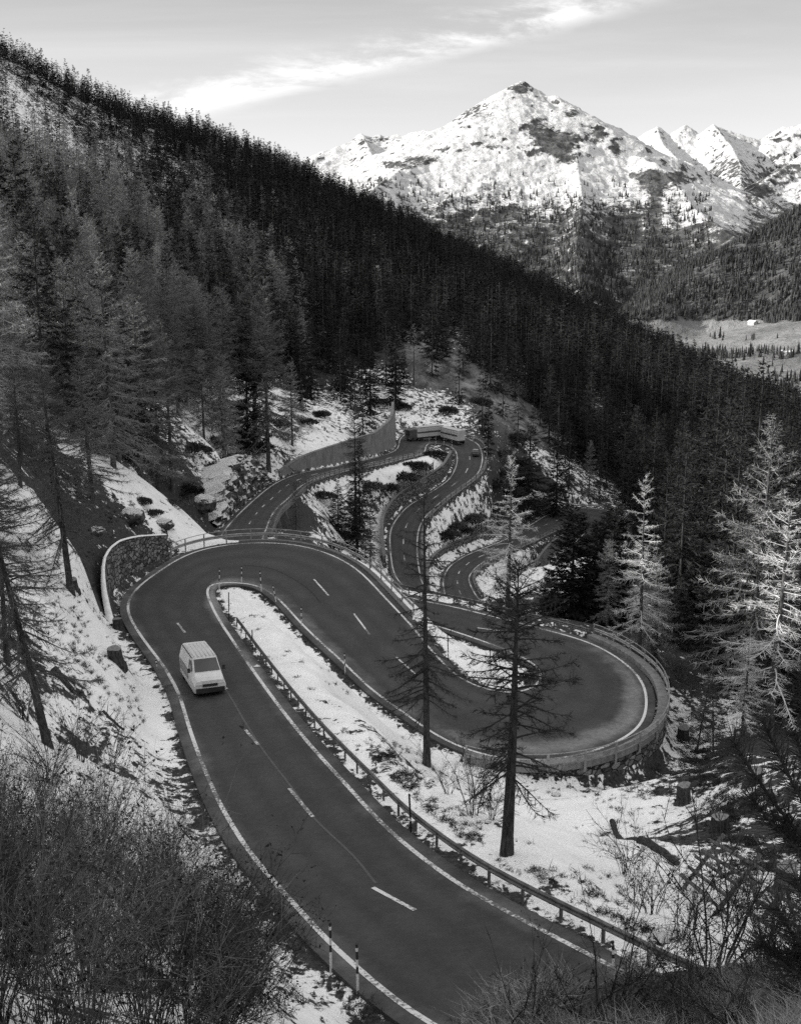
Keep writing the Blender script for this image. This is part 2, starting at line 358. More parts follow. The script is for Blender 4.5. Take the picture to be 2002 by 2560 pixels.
CTRL_A = [  # (azimuth deg, distance, height): beyond both picture edges; unseen left hill shaped to shade the near road
 (-30,10,-6),(-30,40,-10),(-35,80,-4),(-30,120,0),(-30,250,10),(-30,500,38),(-28,900,122),(-45,10,-4),(-45,50,11),(-45,110,14),(-50,160,21),(-56,145,22),(-45,250,40),(-45,600,95),(-45,1100,210),
 (-65,12,1),(-65,40,17),(-65,100,27),(-65,220,40),(-65,500,105),(-65,1000,210),(-85,12,2),(-85,40,19),(-85,90,31),(-85,200,38),(-85,500,100),(-85,1000,210),(-105,12,2),(-105,40,15),(-105,90,25),(-105,200,45),(-105,600,120),
 (30,15,-12),(30,60,-32),(32,150,-75),(32,400,-140),(38,900,-260),(48,15,-13),(48,60,-40),(48,200,-110),(48,700,-260),
 (-18,1300,60),(-18,1700,-150),(0,1400,-150),(0,1750,-330),(12,1300,-250),(12,1750,-370),(22,1100,-260),(22,1750,-380),(-45,1700,250),(-90,1700,350),(40,1750,-390),(5,1250,-60),(-8,1300,20),(-8,1700,-220),(-8,1150,62)]
def base_points():
    P = [at_r([(x, y)], [r])[0] for x, y, r in CTRL_R]
    P += [np.array([r * math.sin(R(a)), r * math.cos(R(a)), z]) for a, r, z in CTRL_A]
    for nm, (a, b) in SECI.items():
        if nm in ('s1', 'h1', 's2', 'h2', 's3', 'link', 's4', 'h3', 's5', 'h4', 's6', 'h5', 's7'):
            st = 7 if nm in ('s1', 'h1', 's2', 'h2', 's3') else 10
            for k in range(a, b, st):
                P.append(AL[k]); P.append(AR[k] if nm != 'h2' or k < a + 8 else MID[k])
    return np.array(P)
WALLPTS = []                              # ground points at the head or the foot of retaining walls
for (x, y, h) in [(434,1333,28.2),(402,1335,27.0),(340,1370,25.9),(299,1399,25.6),(267,1434,25.4),(262,1467,25.7),(280,1508,26.9),(297,1531,28.6)]:
    WALLPTS.append(at_h([(x, y)], h)[0])
for (x, y, h) in [(1300,1978,35.6),(1440,1946,36.4),(1520,1956,37.0),(1596,1934,37.4),(1652,1880,37.6),(1668,1800,38.2)]: WALLPTS.append(at_h([(x, y)], h)[0])
for k in range(0, SECI['s1'][1] + 20, 4): q = offs(RW, -1, 3.0)[k]; WALLPTS.append(q + [0, 0, 0.05]); 
BP = np.vstack([base_points(), np.array(WALLPTS)])
def uvw(P):
    r = np.hypot(P[:, 0], P[:, 1]); return np.arctan2(P[:, 0], P[:, 1]), np.log(r), P[:, 2] / r
bu, bv, bw_ = uvw(BP)
K = 1.0
def tps_fit(u, v, wv, lam=2e-4):
    n = len(u); d2 = (u[:, None] - u[None]) ** 2 + (v[:, None] - v[None]) ** 2
    A = np.zeros((n + 3, n + 3)); A[:n, :n] = 0.5 * d2 * np.log(d2 + 1e-12) + lam * np.eye(n)
    A[:n, n] = 1; A[:n, n + 1] = u; A[:n, n + 2] = v; A[n:, :n] = A[:n, n:].T
    return np.linalg.solve(A, np.concatenate([wv, [0, 0, 0]]))
coef = tps_fit(bu, bv, bw_)
def tps(u, v):
    sh = u.shape; u = u.ravel(); v = v.ravel(); o = np.empty(len(u))
    for k in range(0, len(u), 20000):
        a, b = u[k:k + 20000], v[k:k + 20000]
        d2 = (a[:, None] - bu[None]) ** 2 + (b[:, None] - bv[None]) ** 2
        o[k:k + 20000] = (0.5 * d2 * np.log(d2 + 1e-12)) @ coef[:-3] + coef[-3] + coef[-2] * a + coef[-1] * b
    return o.reshape(sh)
CELL = 0.0042; AZ0, AZ1, LR0, LR1 = R(-106), R(46), math.log(6.0), math.log(1750.0)
NA = int((AZ1 - AZ0) / CELL) // 2 * 2 + 1; NR = int((LR1 - LR0) / CELL) // 2 * 2 + 1
gu = np.linspace(AZ0, AZ1, NA); gv = np.linspace(LR0, LR1, NR)
cu, cv = gu[::2], gv[::2]
CG = tps(*np.meshgrid(cu, cv, indexing='ij'))
def up2(a):                               # coarse grid to the full grid
    o = np.zeros((a.shape[0] * 2 - 1, a.shape[1] * 2 - 1)); o[::2, ::2] = a
    o[1::2, ::2] = (a[1:] + a[:-1]) / 2; o[:, 1::2] = (o[:, :-2:2] + o[:, 2::2]) / 2; return o
W0 = up2(CG)
GU, GV = np.meshgrid(gu, gv, indexing='ij'); GR = np.exp(GV)
GX, GY = GR * np.sin(GU), GR * np.cos(GU); GZ = W0 * GR
# relief: bumps of a size that suits the distance, none on the road
amp = np.clip(GR / 60, 0.15, 1.0)
rel = 0.55 * fbm(GX / 7, GY / 7, 4, 1) * amp + 1.2 * fbm(GX / 28, GY / 28, 3, 5) * np.clip(GR / 120, 0.1, 1) + 9 * fbm(GX / 170, GY / 170, 4, 9) * sstep(GR, 200, 700)
rel += 0.8 * np.maximum(fbm(GX / 9, GY / 9, 4, 21, ridged=True) - 0.45, 0) * sstep(GR, 110, 160) * 2.0
# the road bed: the ground runs just under the asphalt and returns to the slope within a few metres
nl = len(MID); tt = np.linspace(0, 1, 25); _k = np.linspace(0, nl - 1, nl * 3 - 2)
def up3(P): return np.stack([np.interp(_k, np.arange(nl), P[:, c]) for c in range(3)], 1)
RP = (up3(AL)[:, None] * (1 - tt)[None, :, None] + up3(AR)[:, None] * tt[None, :, None])
kd = kdtree.KDTree(RP.shape[0] * RP.shape[1]); flat = RP.reshape(-1, 3)
for i, p in enumerate(flat): kd.insert((p[0], p[1], 0), i)
kd.balance()
BL_L = np.full(nl, 3.5); BL_R = np.full(nl, 3.5)   # how fast the ground leaves the road level on either side
def setbl(arr, sec, v, i0=0, i1=None):
    a, b = SECI[sec]; arr[a + i0:(b if i1 is None else a + i1)] = v
DP_L = np.zeros(nl); DP_R = np.zeros(nl); OF_L = np.full(nl, 0.5); OF_R = np.full(nl, 0.5)   # step down (+) or up (-) behind a retaining wall, and where it starts
def setstep(side, sec, hs, of, bl, i0=0, i1=None):
    a, b = SECI[sec]; s_, e_ = a + i0, (b if i1 is None else a + i1); v = np.interp(np.linspace(0, 1, e_ - s_), np.linspace(0, 1, len(hs)), hs)
    (DP_L if side == 'L' else DP_R)[s_:e_] = v; (OF_L if side == 'L' else OF_R)[s_:e_] = of; (BL_L if side == 'L' else BL_R)[s_:e_] = bl
setstep('L', 'h1', [0, -1.2, -2.6, -3.3, -3.5, -3.4, -3.0, -2.4, -1.6], 0.9, 3.0, 7, 36)
setstep('R', 'h2', [0, 1.4, 2.2, 2.6, 2.8, 2.8, 2.6], 0.8, 5.0, 10); setstep('L', 's4', [0, -1, -2.2, -3.4, -4.2, -4.8, -5.5], 0.8, 5.0, 30); setstep('L', 'h3', [-6, -4, -1, 0], 0.8, 5.0, 0, 22)
setstep('R', 's4', [6.5, 6.5, 3.2, 2.6, 2.6, 2.2, 1.0], 0.6, 6.0); setstep('R', 's5', [-1.5, -2.8, -3.0, -2.9, -2.7, -2.3], 1.0, 5.0); setstep('L', 's5', [1.2, 2.6, 2.8, 2.8, 2.6], 0.6, 5.0)
setstep('L', 's6', [-2.2, -2.2, -2.2, -2.0, -1.4, -0.4], 2.3, 5.0, 0, 90); setstep('R', 's6', [1.8, 2.2, 2.2, 2.0], 0.6, 5.0, 8); setstep('R', 's7', [-2.5, -4, -4, -3.2], 0.7, 5.0); setbl(BL_R, 's1', 5.0); setbl(BL_L, 's1', 2.5)
sel = np.argwhere((GR > 16) & (GR < 360) & (np.abs(GU) < R(24)))
DR = np.full(GX.shape, 99.0); RZ = np.zeros(GX.shape); BL = np.full(GX.shape, 3.0); DPG = np.zeros(GX.shape); OFG = np.full(GX.shape, 0.5)
for i, j in sel:
    co, k, d = kd.find((GX[i, j], GY[i, j], 0))
    if d < 14:
        row, col = divmod(k, 25); row = min(nl - 1, int(round(row / 3))); DR[i, j] = max(0, d - 0.18); RZ[i, j] = flat[k, 2]; left_ = col < 12; BL[i, j] = BL_L[row] if left_ else BL_R[row]; DPG[i, j] = DP_L[row] if left_ else DP_R[row]; OFG[i, j] = OF_L[row] if left_ else OF_R[row]
cellm = GR * CELL
mar = np.clip(cellm * 1.1, 0.25, 1.2)
for _ in range(2):
    DPG[1:-1] = (DPG[:-2] + 2 * DPG[1:-1] + DPG[2:]) / 4
OFG = np.where(DPG > 0.05, np.minimum(OFG, 0.12), np.maximum(OFG, mar * 0.6)); stp = DPG * sstep(DR, OFG, OFG + np.maximum(0.7, cellm))
m2 = np.where(np.abs(DPG) > 0.2, OFG + np.maximum(0.7, cellm), mar)
wgt = sstep(DR, m2, m2 + BL)
GZ = (RZ - stp - 0.12 - 0.12 * np.clip(GR / 150, 0, 1)) * (1 - wgt) + (GZ + rel * sstep(DR, mar, mar + 4.0)) * wgt
# snow cover: how much of the ground is white
SC = [(1001,2300,30,.62),(400,2300,30,.8),(300,1750,64,.80),(200,1400,84,.74),(250,1270,108,.28),(100,1250,90,.30),(0,1600,58,.52),(90,1680,56,.6),(700,1650,78,.95),(560,1530,95,.97),(900,1850,66,.86),(1200,1650,90,.93),(1200,2080,56,.80),(1100,2080,57,.45),(1400,2200,48,.88),(1500,2000,64,.80),(1700,2000,62,.58),(1760,1930,66,.35),(1850,2050,53,.34),(1950,2000,56,.45),(1700,2300,38,.80),(1650,1830,85,.70),(1900,1800,82,.15),
 (1700,1600,110,.25),(450,1310,120,.9),(520,1220,176,.25),(600,1130,235,.66),(480,1100,195,.52),(700,1080,255,.72),(800,1060,280,.66),(900,1050,310,.5),(1080,1040,335,.62),(1250,1050,335,.40),(800,1280,225,.66),(760,1340,200,.72),(900,1230,245,.82),(900,1360,215,.7),(1000,1180,270,.9),(1130,1320,252,.84),(1200,1280,270,.62),(1235,1200,285,.25),(1290,1130,310,.2),(1260,1260,280,.3),(1250,1430,210,.78),(1320,1380,235,.8),
 (1050,870,420,.30),(1150,930,400,.14),(1300,1050,360,.16),(1350,1130,330,.55),(1400,900,520,.30),(1000,800,470,.38),(600,850,360,.12),(300,700,420,.08),(100,700,300,.1),(450,600,500,.1),(100,300,700,.62),(300,330,800,.42),(150,500,560,.15),(900,600,800,.2),(1300,800,800,.15),(1500,900,700,.15),(1700,1000,560,.15),(1900,1200,300,.2),(1650,1350,250,.18),(1500,1480,150,.3),(2002,1350,220,.15),(1800,1500,170,.15),(1600,2480,12,.05),(1950,2450,12,.05),(1300,2560,13,.1),(0,2100,28,.7),(0,2500,17,.7)]
sp = np.array([at_r([(x, y)], [r])[0] for x, y, r, s in SC]); su, sv, _ = uvw(sp); ss = np.array([s for *_, s in SC])
sw = np.zeros(CG.shape); sn = np.zeros(CG.shape); cU, cV = np.meshgrid(cu, cv, indexing='ij')
for a, b, s in zip(su, sv, ss):
    q = 1.0 / (((cU - a) ** 2 + (cV - b) ** 2) + 4e-4) ** 2; sw += q; sn += q * s
SNOW = up2(sn / sw)
SNOW = np.clip(SNOW, 0, 1)
nxt = np.gradient(GZ, axis=1) / cellm; nyt = np.gradient(GZ, axis=0) / cellm; SLOPE = np.hypot(nxt, nyt)
SNOW -= 0.5 * sstep(SLOPE, 1.4, 2.6) * (DR > 6) + 0.6 * sstep(SLOPE, 1.1, 2.0) * (np.abs(DPG) > 0.5) * (DR > 0.3) + 0.8 * (DPG > 3.0) * (DR < 3.5)
_mk = np.clip((np.abs(DPG) > 0.4) * (DR > 0.35) * (DR < 9), 0, 1).astype(float)
def blur(a): b = a.copy(); b[1:-1] = (a[:-2] + 2 * a[1:-1] + a[2:]) / 4; c = b.copy(); c[:, 1:-1] = (b[:, :-2] + 2 * b[:, 1:-1] + b[:, 2:]) / 4; return c
for _ in range(4): GZ = GZ * (1 - _mk) + blur(GZ) * _mk; SNOW = SNOW * (1 - _mk) + blur(SNOW) * _mk
SNOW = SNOW * sstep(DR, 0.0, 0.9) * 1.0 + (1 - sstep(DR, 0.0, 0.9)) * 0.42
_f = GY * math.cos(PITCH) - GZ * math.sin(PITCH); GPX = CX + FPX * GX / _f; GPY = CY - FPX * (GY * math.sin(PITCH) + GZ * math.cos(PITCH)) / _f
TURF = np.zeros(GX.shape)
for bx, by, rx, ry in [(985,835,55,30),(1050,868,60,32),(1120,915,60,36),(1190,962,60,36),(1255,1015,60,34),(1320,1065,55,28),(1370,1095,40,18),(1080,935,40,40),(1410,1110,30,12)]:
    TURF = np.maximum(TURF, np.exp(-((GPX - bx) / rx) ** 2 - ((GPY - by) / ry) ** 2) * (GR > 315) * (GR < 700))
SNOW = np.clip(SNOW - 0.5 * TURF, -1, 1)
def grid_faces(a, b):
    i = np.arange(a - 1)[:, None] * b; j = np.arange(b - 1)[None]
    return np.stack([i + j, i + j + 1, i + b + j + 1, i + b + j], -1).reshape(-1, 4)
def ground_z(x, y):
    """height of the ground sheet at x, y (arrays)"""
    x = np.asarray(x, float); y = np.asarray(y, float)
    a = (np.arctan2(x, y) - AZ0) / (gu[1] - gu[0]); b = (np.log(np.hypot(x, y)) - LR0) / (gv[1] - gv[0])
    a = np.clip(a, 0, NA - 1.001); b = np.clip(b, 0, NR - 1.001); i = a.astype(int); j = b.astype(int); a = a - i; b = b - j
    return (GZ[i, j] * (1 - a) + GZ[i + 1, j] * a) * (1 - b) + (GZ[i, j + 1] * (1 - a) + GZ[i + 1, j + 1] * a) * b
def ground_hit(px, py, r0=7.0, r1=1700.0):
    """first ground point seen in a picture direction"""
    d = ray([(px, py)])[0]; d = d / np.hypot(d[0], d[1]); r = np.exp(np.linspace(math.log(r0), math.log(r1), 6000))
    z = ground_z(d[0] * r, d[1] * r); k = np.argmax(d[2] * r <= z + 0.0)
    return np.array([d[0] * r[k], d[1] * r[k], z[k]])
def road_gap(x, y): return kd.find((x, y, 0))[2]

def ground_mat(N):
    v = N.obj(); s = N.attr('snow')
    n1 = N.noise(v, 0.09, 3); n2 = N.noise(v, 0.6, 6, 0.62); n3 = N.noise(v, 3.2, 6, 0.68); n4 = N.noise(v, 11, 3, 0.6)
    mp_ = N.new('ShaderNodeMapping'); mp_.inputs['Scale'].default_value = (1.0, 0.45, 0.5); mp_.inputs['Rotation'].default_value = (0, 0, R(35)); N.ln(v, mp_.inputs[0])
    n5 = N.noise(mp_.outputs[0], 1.6, 7, 0.7, 0.6)
    a = N.math('ADD', N.math('MULTIPLY', n1, 0.35), N.math('MULTIPLY', n2, 0.75)); a = N.math('ADD', a, N.math('MULTIPLY', n3, 0.42)); a = N.math('ADD', a, N.math('MULTIPLY', n5, 0.75))
    a = N.math('MULTIPLY', a, 1 / 2.27)                       # mean 0.5
    thr = N.math('SUBTRACT', N.math('ADD', N.math('MULTIPLY', N.math('SUBTRACT', a, 0.5), 4.0), s), 0.5)
    f = N.ramp(thr, -0.045, 0.06)
    dirt = N.ramp(N.math('ADD', N.math('MULTIPLY', n3, 0.6), N.math('MULTIPLY', n4, 0.4)), 0.32, 0.72, 0.012, 0.075)
    dirt = N.math('ADD', dirt, N.math('MULTIPLY', N.attr('turf'), N.ramp(N.noise(mp_.outputs[0], .16, 8, .75, .3), .36, .64, .0, .26)))
    snow = N.ramp(N.math('ADD', N.math('MULTIPLY', n2, 0.6), N.math('MULTIPLY', n4, 0.4)), 0.3, 0.7, 0.72, 0.92)
    N.color(N.mix(f, dirt, snow)); N.bsdf.inputs['Roughness'].default_value = 0.85; N.bsdf.inputs['Specular IOR Level'].default_value = 0.15
    h = N.math('ADD', N.math('MULTIPLY', n2, 0.5), N.math('MULTIPLY', n3, 0.25)); h = N.math('ADD', h, N.math('MULTIPLY', n4, 0.08))
    h = N.math('ADD', h, N.math('MULTIPLY', N.math('SUBTRACT', 1.0, f), 0.12)); N.bump(h, 0.8, 0.45)
M_GROUND = mat('snowy_ground', ground_mat)
def add_attr(me, nm, arr):
    a = me.attributes.new(nm, 'FLOAT', 'POINT'); a.data.foreach_set('value', np.asarray(arr, np.float32).ravel())
me = mesh_np('ground', np.stack([GX, GY, GZ], -1).reshape(-1, 3), [grid_faces(NA, NR)[:, ::-1]], M_GROUND, smooth=True)
add_attr(me, 'snow', SNOW); add_attr(me, 'turf', TURF)
tag(link('ground', me), kind='structure')

# asphalt: a slab that follows the road, with salt dust where no wheel runs
def asphalt(N):
    v = N.obj(); u = N.attr('across'); d = N.attr('dust')
    n1 = N.noise(v, 0.35, 5, 0.6); n2 = N.noise(v, 3.0, 5, 0.65); n3 = N.noise(v, 60, 2)
    c = N.ramp(n1, 0.3, 0.7, 0.036, 0.050); c = N.math('ADD', c, N.ramp(n2, 0.35, 0.75, -0.004, 0.006)); c = N.math('ADD', c, N.ramp(n3, 0.3, 0.7, -0.006, 0.006))
    def gs(c_): return N.math('POWER', 2.718, N.math('MULTIPLY', N.math('POWER', N.math('DIVIDE', N.math('SUBTRACT', u, c_), 0.055), 2.0), -1.0))
    tr_ = N.math('ADD', N.math('ADD', gs(.17), gs(.38)), N.math('ADD', gs(.62), gs(.83))); c = N.math('MULTIPLY', c, N.math('SUBTRACT', 1.12, N.math('MULTIPLY', tr_, N.ramp(n1, .3, .7, .12, .30))))
    w1 = N.ramp(N.math('ADD', d, N.math('MULTIPLY', N.math('SUBTRACT', n1, 0.5), 0.9)), 0.2, 1.0, 0.0, 0.16)
    c = N.math('ADD', c, N.math('MULTIPLY', w1, N.ramp(n2, 0.2, 0.8, 0.6, 1.2)))
    N.color(c); N.bsdf.inputs['Roughness'].default_value = 0.78; N.bsdf.inputs['Specular IOR Level'].default_value = 0.2; N.bump(n3, 0.25, 0.01)
M_ASPH = mat('asphalt', asphalt)
NX = 15; tx = np.linspace(0, 1, NX)
G = AL[:, None] * (1 - tx)[None, :, None] + AR[:, None] * tx[None, :, None]
wd = np.linalg.norm((AR - AL)[:, :2], axis=1)[:, None]; off_e = np.minimum(tx, 1 - tx)[None] * wd
dust = np.exp(-((off_e - 0.55) / 0.9) ** 2) * 0.42
def arc(sec, c0, wdt, a, i0=0, i1=None):
    s, e = SECI[sec]; s, e = s + i0, (e if i1 is None else s + i1); k = np.linspace(0, 1, e - s)[:, None]
    dust[s:e] = np.maximum(dust[s:e], a * np.exp(-(((tx[None] - c0)) / wdt) ** 2) * np.sin(np.pi * np.clip(k, 0.04, 0.96)) ** 0.5)
arc('h2', 0.84, 0.09, 1.0); arc('h1', 0.93, 0.09, 0.95); arc('h1', 0.03, 0.05, 0.7); arc('s1', 0.93, 0.07, 0.75, 45, 67); arc('s2', 0.90, 0.07, 0.7); arc('h3', 0.8, 0.1, 0.5)
Gb = np.concatenate([G, (G - [0, 0, 0.45])], 1)                 # the slab: top and underside
mb = MB(); mb.sheet(G[::-1]); nt_ = mb.n
sk = np.stack([AL - [0, 0, 0.45], AL], 1); mb.sheet(sk[::-1]); sk = np.stack([AR, AR - [0, 0, 0.45]], 1); mb.sheet(sk[::-1])
me = mb.mesh('road', M_ASPH); pad = mb.n - nt_
add_attr(me, 'across', np.concatenate([np.broadcast_to(tx, G.shape[:2])[::-1].ravel(), np.zeros(pad)])); add_attr(me, 'dust', np.concatenate([dust[::-1].ravel(), np.zeros(pad)]))
tag(link('road', me), kind='structure')
from mathutils.bvhtree import BVHTree
_rv = G.reshape(-1, 3); _rf = grid_faces(len(MID), NX)
BVH = BVHTree.FromPolygons([tuple(p) for p in _rv], [tuple(int(q) for q in f) for f in _rf])
def road_z(p, lift=0.012):
    h = BVH.ray_cast(Vector((p[0], p[1], p[2] + 3)), Vector((0, 0, -1)), 8)
    return h[0].z + lift if h[0] else p[2] + lift
def drape(P, lift=0.012):
    P = np.array(P, float); sh = P.shape; P = P.reshape(-1, 3)
    for q in P: q[2] = road_z(q, lift)
    return P.reshape(sh)
# painted lines: edge lines and the broken centre line, worn in places
def paint(N):
    v = N.obj(); n = N.noise(v, 7.0, 5, 0.7); n2 = N.noise(v, 0.22, 2)
    f = N.ramp(N.math('ADD', n, N.math('MULTIPLY', N.math('SUBTRACT', n2, 0.5), 0.9)), 0.39, 0.56)
    N.color(N.mix(f, 0.12, 0.62)); N.bsdf.inputs['Roughness'].default_value = 0.7
M_PAINT = mat('road_paint', paint)
mb = MB(); 
for P, sg in ((LW, -1), (RW, 1)):
    a, b = offs(P, sg, 0.0), offs(P, sg, 0.2)
    if sg > 0: a, b = b, a
    mb.sheet(drape(np.stack([a, b], 1)))
s = MIDS; DASH = []
def dash(s0, ln_):
    t = np.linspace(s0, s0 + ln_, 5); c = np.stack([np.interp(t, s, MID[:, k]) for k in range(3)], 1)
    a, b = offs(c, 1, 0.085), offs(c, -1, 0.085); mb.sheet(drape(np.stack([a, b], 1)))
def mid_s(px, py, h):
    p = at_h([(px, py)], h)[0]; k = np.argmin(np.hypot(MID[:, 0] - p[0], MID[:, 1] - p[1])); return s[k]
PXD = [((932,2236),(1037,2321),23.3),((723,1981),(783,2084),25),((615,1840),(647,1895),26.5),((544,1720),(569,1752),28),((480,1612),(504,1645),28.6),((444,1553),(463,1582),28.8),
 ((785,1456),(821,1486),31),((885,1550),(924,1590),32.2),((1193,1568),(1247,1581),35.5),((1312,2510),(1372,2555),21.6),((990,1655),(1040,1690),33)]
for a, b, h in PXD:
    p, q = at_h([a], h)[0], at_h([b], h)[0]; ln_ = np.linalg.norm(p - q); c = (p + q) / 2; k = np.argmin(np.hypot(MID[:, 0] - c[0], MID[:, 1] - c[1]))
    u = (q - p) / ln_; n_ = np.array([-u[1], u[0], 0]); z = MID[k, 2]
    t_ = np.linspace(0, 1, 7)[:, None]; c_ = p + (q - p) * t_; c_[:, 2] = z
    mb.sheet(drape(np.stack([c_ + n_ * .085, c_ - n_ * .085], 1)))
for sec, ph in (('s4', 2.0), ('s5', 3.0), ('s6', 4.0), ('s7', 2.0)):
    a, b = SECI[sec]; q = s[a] + ph - (6 if sec == 's5' else 0)
    while q < s[b - 1]: dash(q, 3.0); q += 9.0
tag(mb.build('road_marking', M_PAINT), kind='structure')
# ------------------------------------------------------------------ the far land: valley, snow mountains, forested hillside
RIDGES = [  # (slope, roundness, [(px x, px y, distance)])
 (.52, [(600,440,6900),(700,425,6800),(770,420,6600),(830,385,6500),(872,378,6500),(905,343,6500),(960,347,6500),(1010,343,6450),(1060,332,6400),(1110,331,6350),(1150,318,6250),(1200,280,6150),(1230,258,6100),(1262,240,6050),(1284,222,6020),(1300,211,6000),(1318,220,6000),(1345,238,5950),(1400,252,5850),(1425,275,5800),(1450,297,5700),(1480,330,5600),(1520,347,5500),(1545,382,5450),(1558,394,5400),(1600,402,5250),(1640,418,5100),(1690,474,4900),(1740,534,4700),(1800,574,4500),(1835,596,4400),(1790,640,4000),(1700,700,3600)]),
 (1.1, [(1105,340,7300),(1130,318,7250),(1160,288,7200),(1190,268,7150),(1215,252,7100),(1245,246,7100),(1290,245,7100)]),
 (.58, [(1300,212,6000),(1285,250,5850),(1262,300,5650),(1200,345,5450),(1130,372,5300),(1080,402,5200),(1000,432,5000),(940,475,4700),(850,565,4300),(800,640,4000)]),
 (.68, [(1345,238,5950),(1385,300,5600),(1440,400,5150),(1455,500,4700),(1440,620,4200),(1450,720,3700)]),
 (.7, [(905,343,6500),(930,395,6050),(905,455,5500),(860,520,5000)]),
 (.62, [(1500,440,9600),(1545,402,9600),(1575,365,9500),(1600,345,9500),(1620,332,9500),(1640,320,9500),(1660,336,9500),(1685,340,9500),(1700,326,9450),(1712,317,9450),(1735,332,9500),(1760,348,9500),(1772,332,9500),(1783,318,9400),(1800,322,9400),(1840,338,9400),(1880,350,9400),(1900,352,9500),(1930,358,9500),(1960,350,9500),(1985,335,9500),(2002,320,9500),(2030,300,9500),(2060,310,9500),(2150,330,9500),(2300,380,9500)]),
 (.75, [(1640,320,9500),(1655,365,9000),(1690,400,8400),(1745,425,7900),(1790,450,7400)]),
 (.75, [(1783,318,9400),(1830,375,8700),(1850,420,8000),(1850,470,7200)]),
 (.62, [(2200,300,6600),(2100,350,6500),(2002,395,6400),(1960,425,6300),(1915,455,6150),(1880,480,6000),(1835,515,5800),(1800,540,5600)]),
 (.60, [(2400,430,3650),(2100,480,3650),(2040,505,3600),(2002,530,3600),(1960,552,3550),(1920,580,3500),(1860,602,3450),(1800,632,3400),(1750,672,3350),(1700,712,3300),(1650,752,3200),(1600,785,3150),(1550,830,3100)])]
FA0, FA1, FR0, FR1 = R(-17), R(25), math.log(1500.0), math.log(11500.0)
fa = np.linspace(FA0, FA1, 900); fr = np.linspace(FR0, FR1, 1300)
FU, FV = np.meshgrid(fa, fr, indexing='ij'); FRr = np.exp(FV); FX, FY = FRr * np.sin(FU), FRr * np.cos(FU)
wx = FX + 330 * fbm(FX / 1100, FY / 1100, 5, 31); wy = FY + 330 * fbm(FX / 1100, FY / 1100, 5, 41)
floor_ = -262 + 18 * fbm(FX / 500, FY / 500, 3, 51) + np.clip((FRr - 4800) / 9000, 0, 1) * 250 - 40 * sstep(FRr, 2600, 2000) + 60 * sstep(FU, R(12.5), R(20)) * sstep(FRr, 2200, 2900)
FZ = floor_.copy(); NEAR = np.full(FX.shape, 1e9)
for k, pts in RIDGES:
    P = np.array([at_r([(x, y)], [r])[0] for x, y, r in pts]); best = np.full(FX.shape, -1e9)
    for a, b in zip(P[:-1], P[1:]):
        d = b - a; L2 = d[0] ** 2 + d[1] ** 2
        t = np.clip(((wx - a[0]) * d[0] + (wy - a[1]) * d[1]) / L2, 0, 1)
        t0 = np.clip(((FX - a[0]) * d[0] + (FY - a[1]) * d[1]) / L2, 0, 1)
        dw = np.hypot(wx - a[0] - t * d[0], wy - a[1] - t * d[1]); dn = np.hypot(FX - a[0] - t0 * d[0], FY - a[1] - t0 * d[1])
        q = sstep(dn, 40, 260); dd = dn * (1 - q) + dw * q
        best = np.maximum(best, a[2] + (t0 * (1 - q) + t * q) * d[2] - k * dd * (1 - 0.22 * np.clip(dd / 2500, 0, 1)))
        NEAR = np.minimum(NEAR, dn)
    m_ = np.maximum(FZ, best); h_ = np.clip(0.5 + 0.5 * (best - FZ) / 45, 0, 1)
    FZ = FZ * (1 - h_) + best * h_ + 45 * h_ * (1 - h_) * 0.5
up = np.clip((FZ - floor_) / 350, 0, 1); far = np.clip(FRr / 6000, 0.3, 1.6)
FZ += up * far * sstep(NEAR, 0, 420) * (np.where(FRr > 7200, 100, 112) * fbm(wx / 520, wy / 520, 7, 61, ridged=True) - 85) + up * np.minimum(far, .95) * 24 * fbm(FX / 110, FY / 110, 5, 71, ridged=True)
FZ += 3 * fbm(FX / 90, FY / 90, 3, 81)
rad = np.gradient(FZ, axis=1) / (FRr * (fr[1] - fr[0])); tan_ = np.gradient(FZ, axis=0) / (FRr * (fa[1] - fa[0])); FS = np.hypot(rad, tan_)
# snow line, forest line, meadows
alt = FZ + 60 * fbm(FX / 260, FY / 260, 4, 91)
fsn = 0.30 + 0.60 * sstep(alt, 0, 230) + 0.14 * (FRr > 7000)
fsn -= 0.55 * sstep(FS, 0.68, 1.2) * sstep(alt, 60, 300) + 0.15 * sstep(alt, 560, 720) * (FRr < 7000)
fsn = np.where(FRr < 3600, np.minimum(fsn, 0.06), fsn)
py_of = CY - FPX * ((FY * math.sin(PITCH) + FZ * math.cos(PITCH)) / (FY * math.cos(PITCH) - FZ * math.sin(PITCH))); px_of = CX + FPX * FX / (FY * math.cos(PITCH) - FZ * math.sin(PITCH))
for bx, by, rx, ry, am in [(1330,322,42,16,.7),(1375,348,46,22,1.25),(1398,374,34,18,1.25),(1420,400,30,14,.8),(1345,300,30,12,.5),(1440,345,34,16,.6),(1300,224,24,12,.9),(1430,282,24,15,.7),(1495,335,20,20,.9),(1536,372,14,22,.95),(1050,400,52,13,.9),(1005,418,40,14,.8),(1120,376,44,13,.5),(1222,366,42,10,.7),(1180,282,60,20,.55),(930,350,50,12,.5),(1640,440,60,20,.6),(1700,445,50,18,.7),(1840,420,40,30,.8),(1890,470,50,35,.8),(1960,420,40,40,.7),(1655,330,18,8,.6),(1720,325,20,8,.6),(1790,330,20,10,.5),(1950,345,60,14,.5),(1640,500,22,60,.7),(1690,530,20,50,.6),(1620,450,30,26,.7),(960,455,60,12,.5)]:
    fsn -= 0.70 * am * np.exp(-((px_of - bx) / rx) ** 2 - ((py_of - by) / ry) ** 2) * (FRr > 3900)      # the crags and rock bands of the mountain
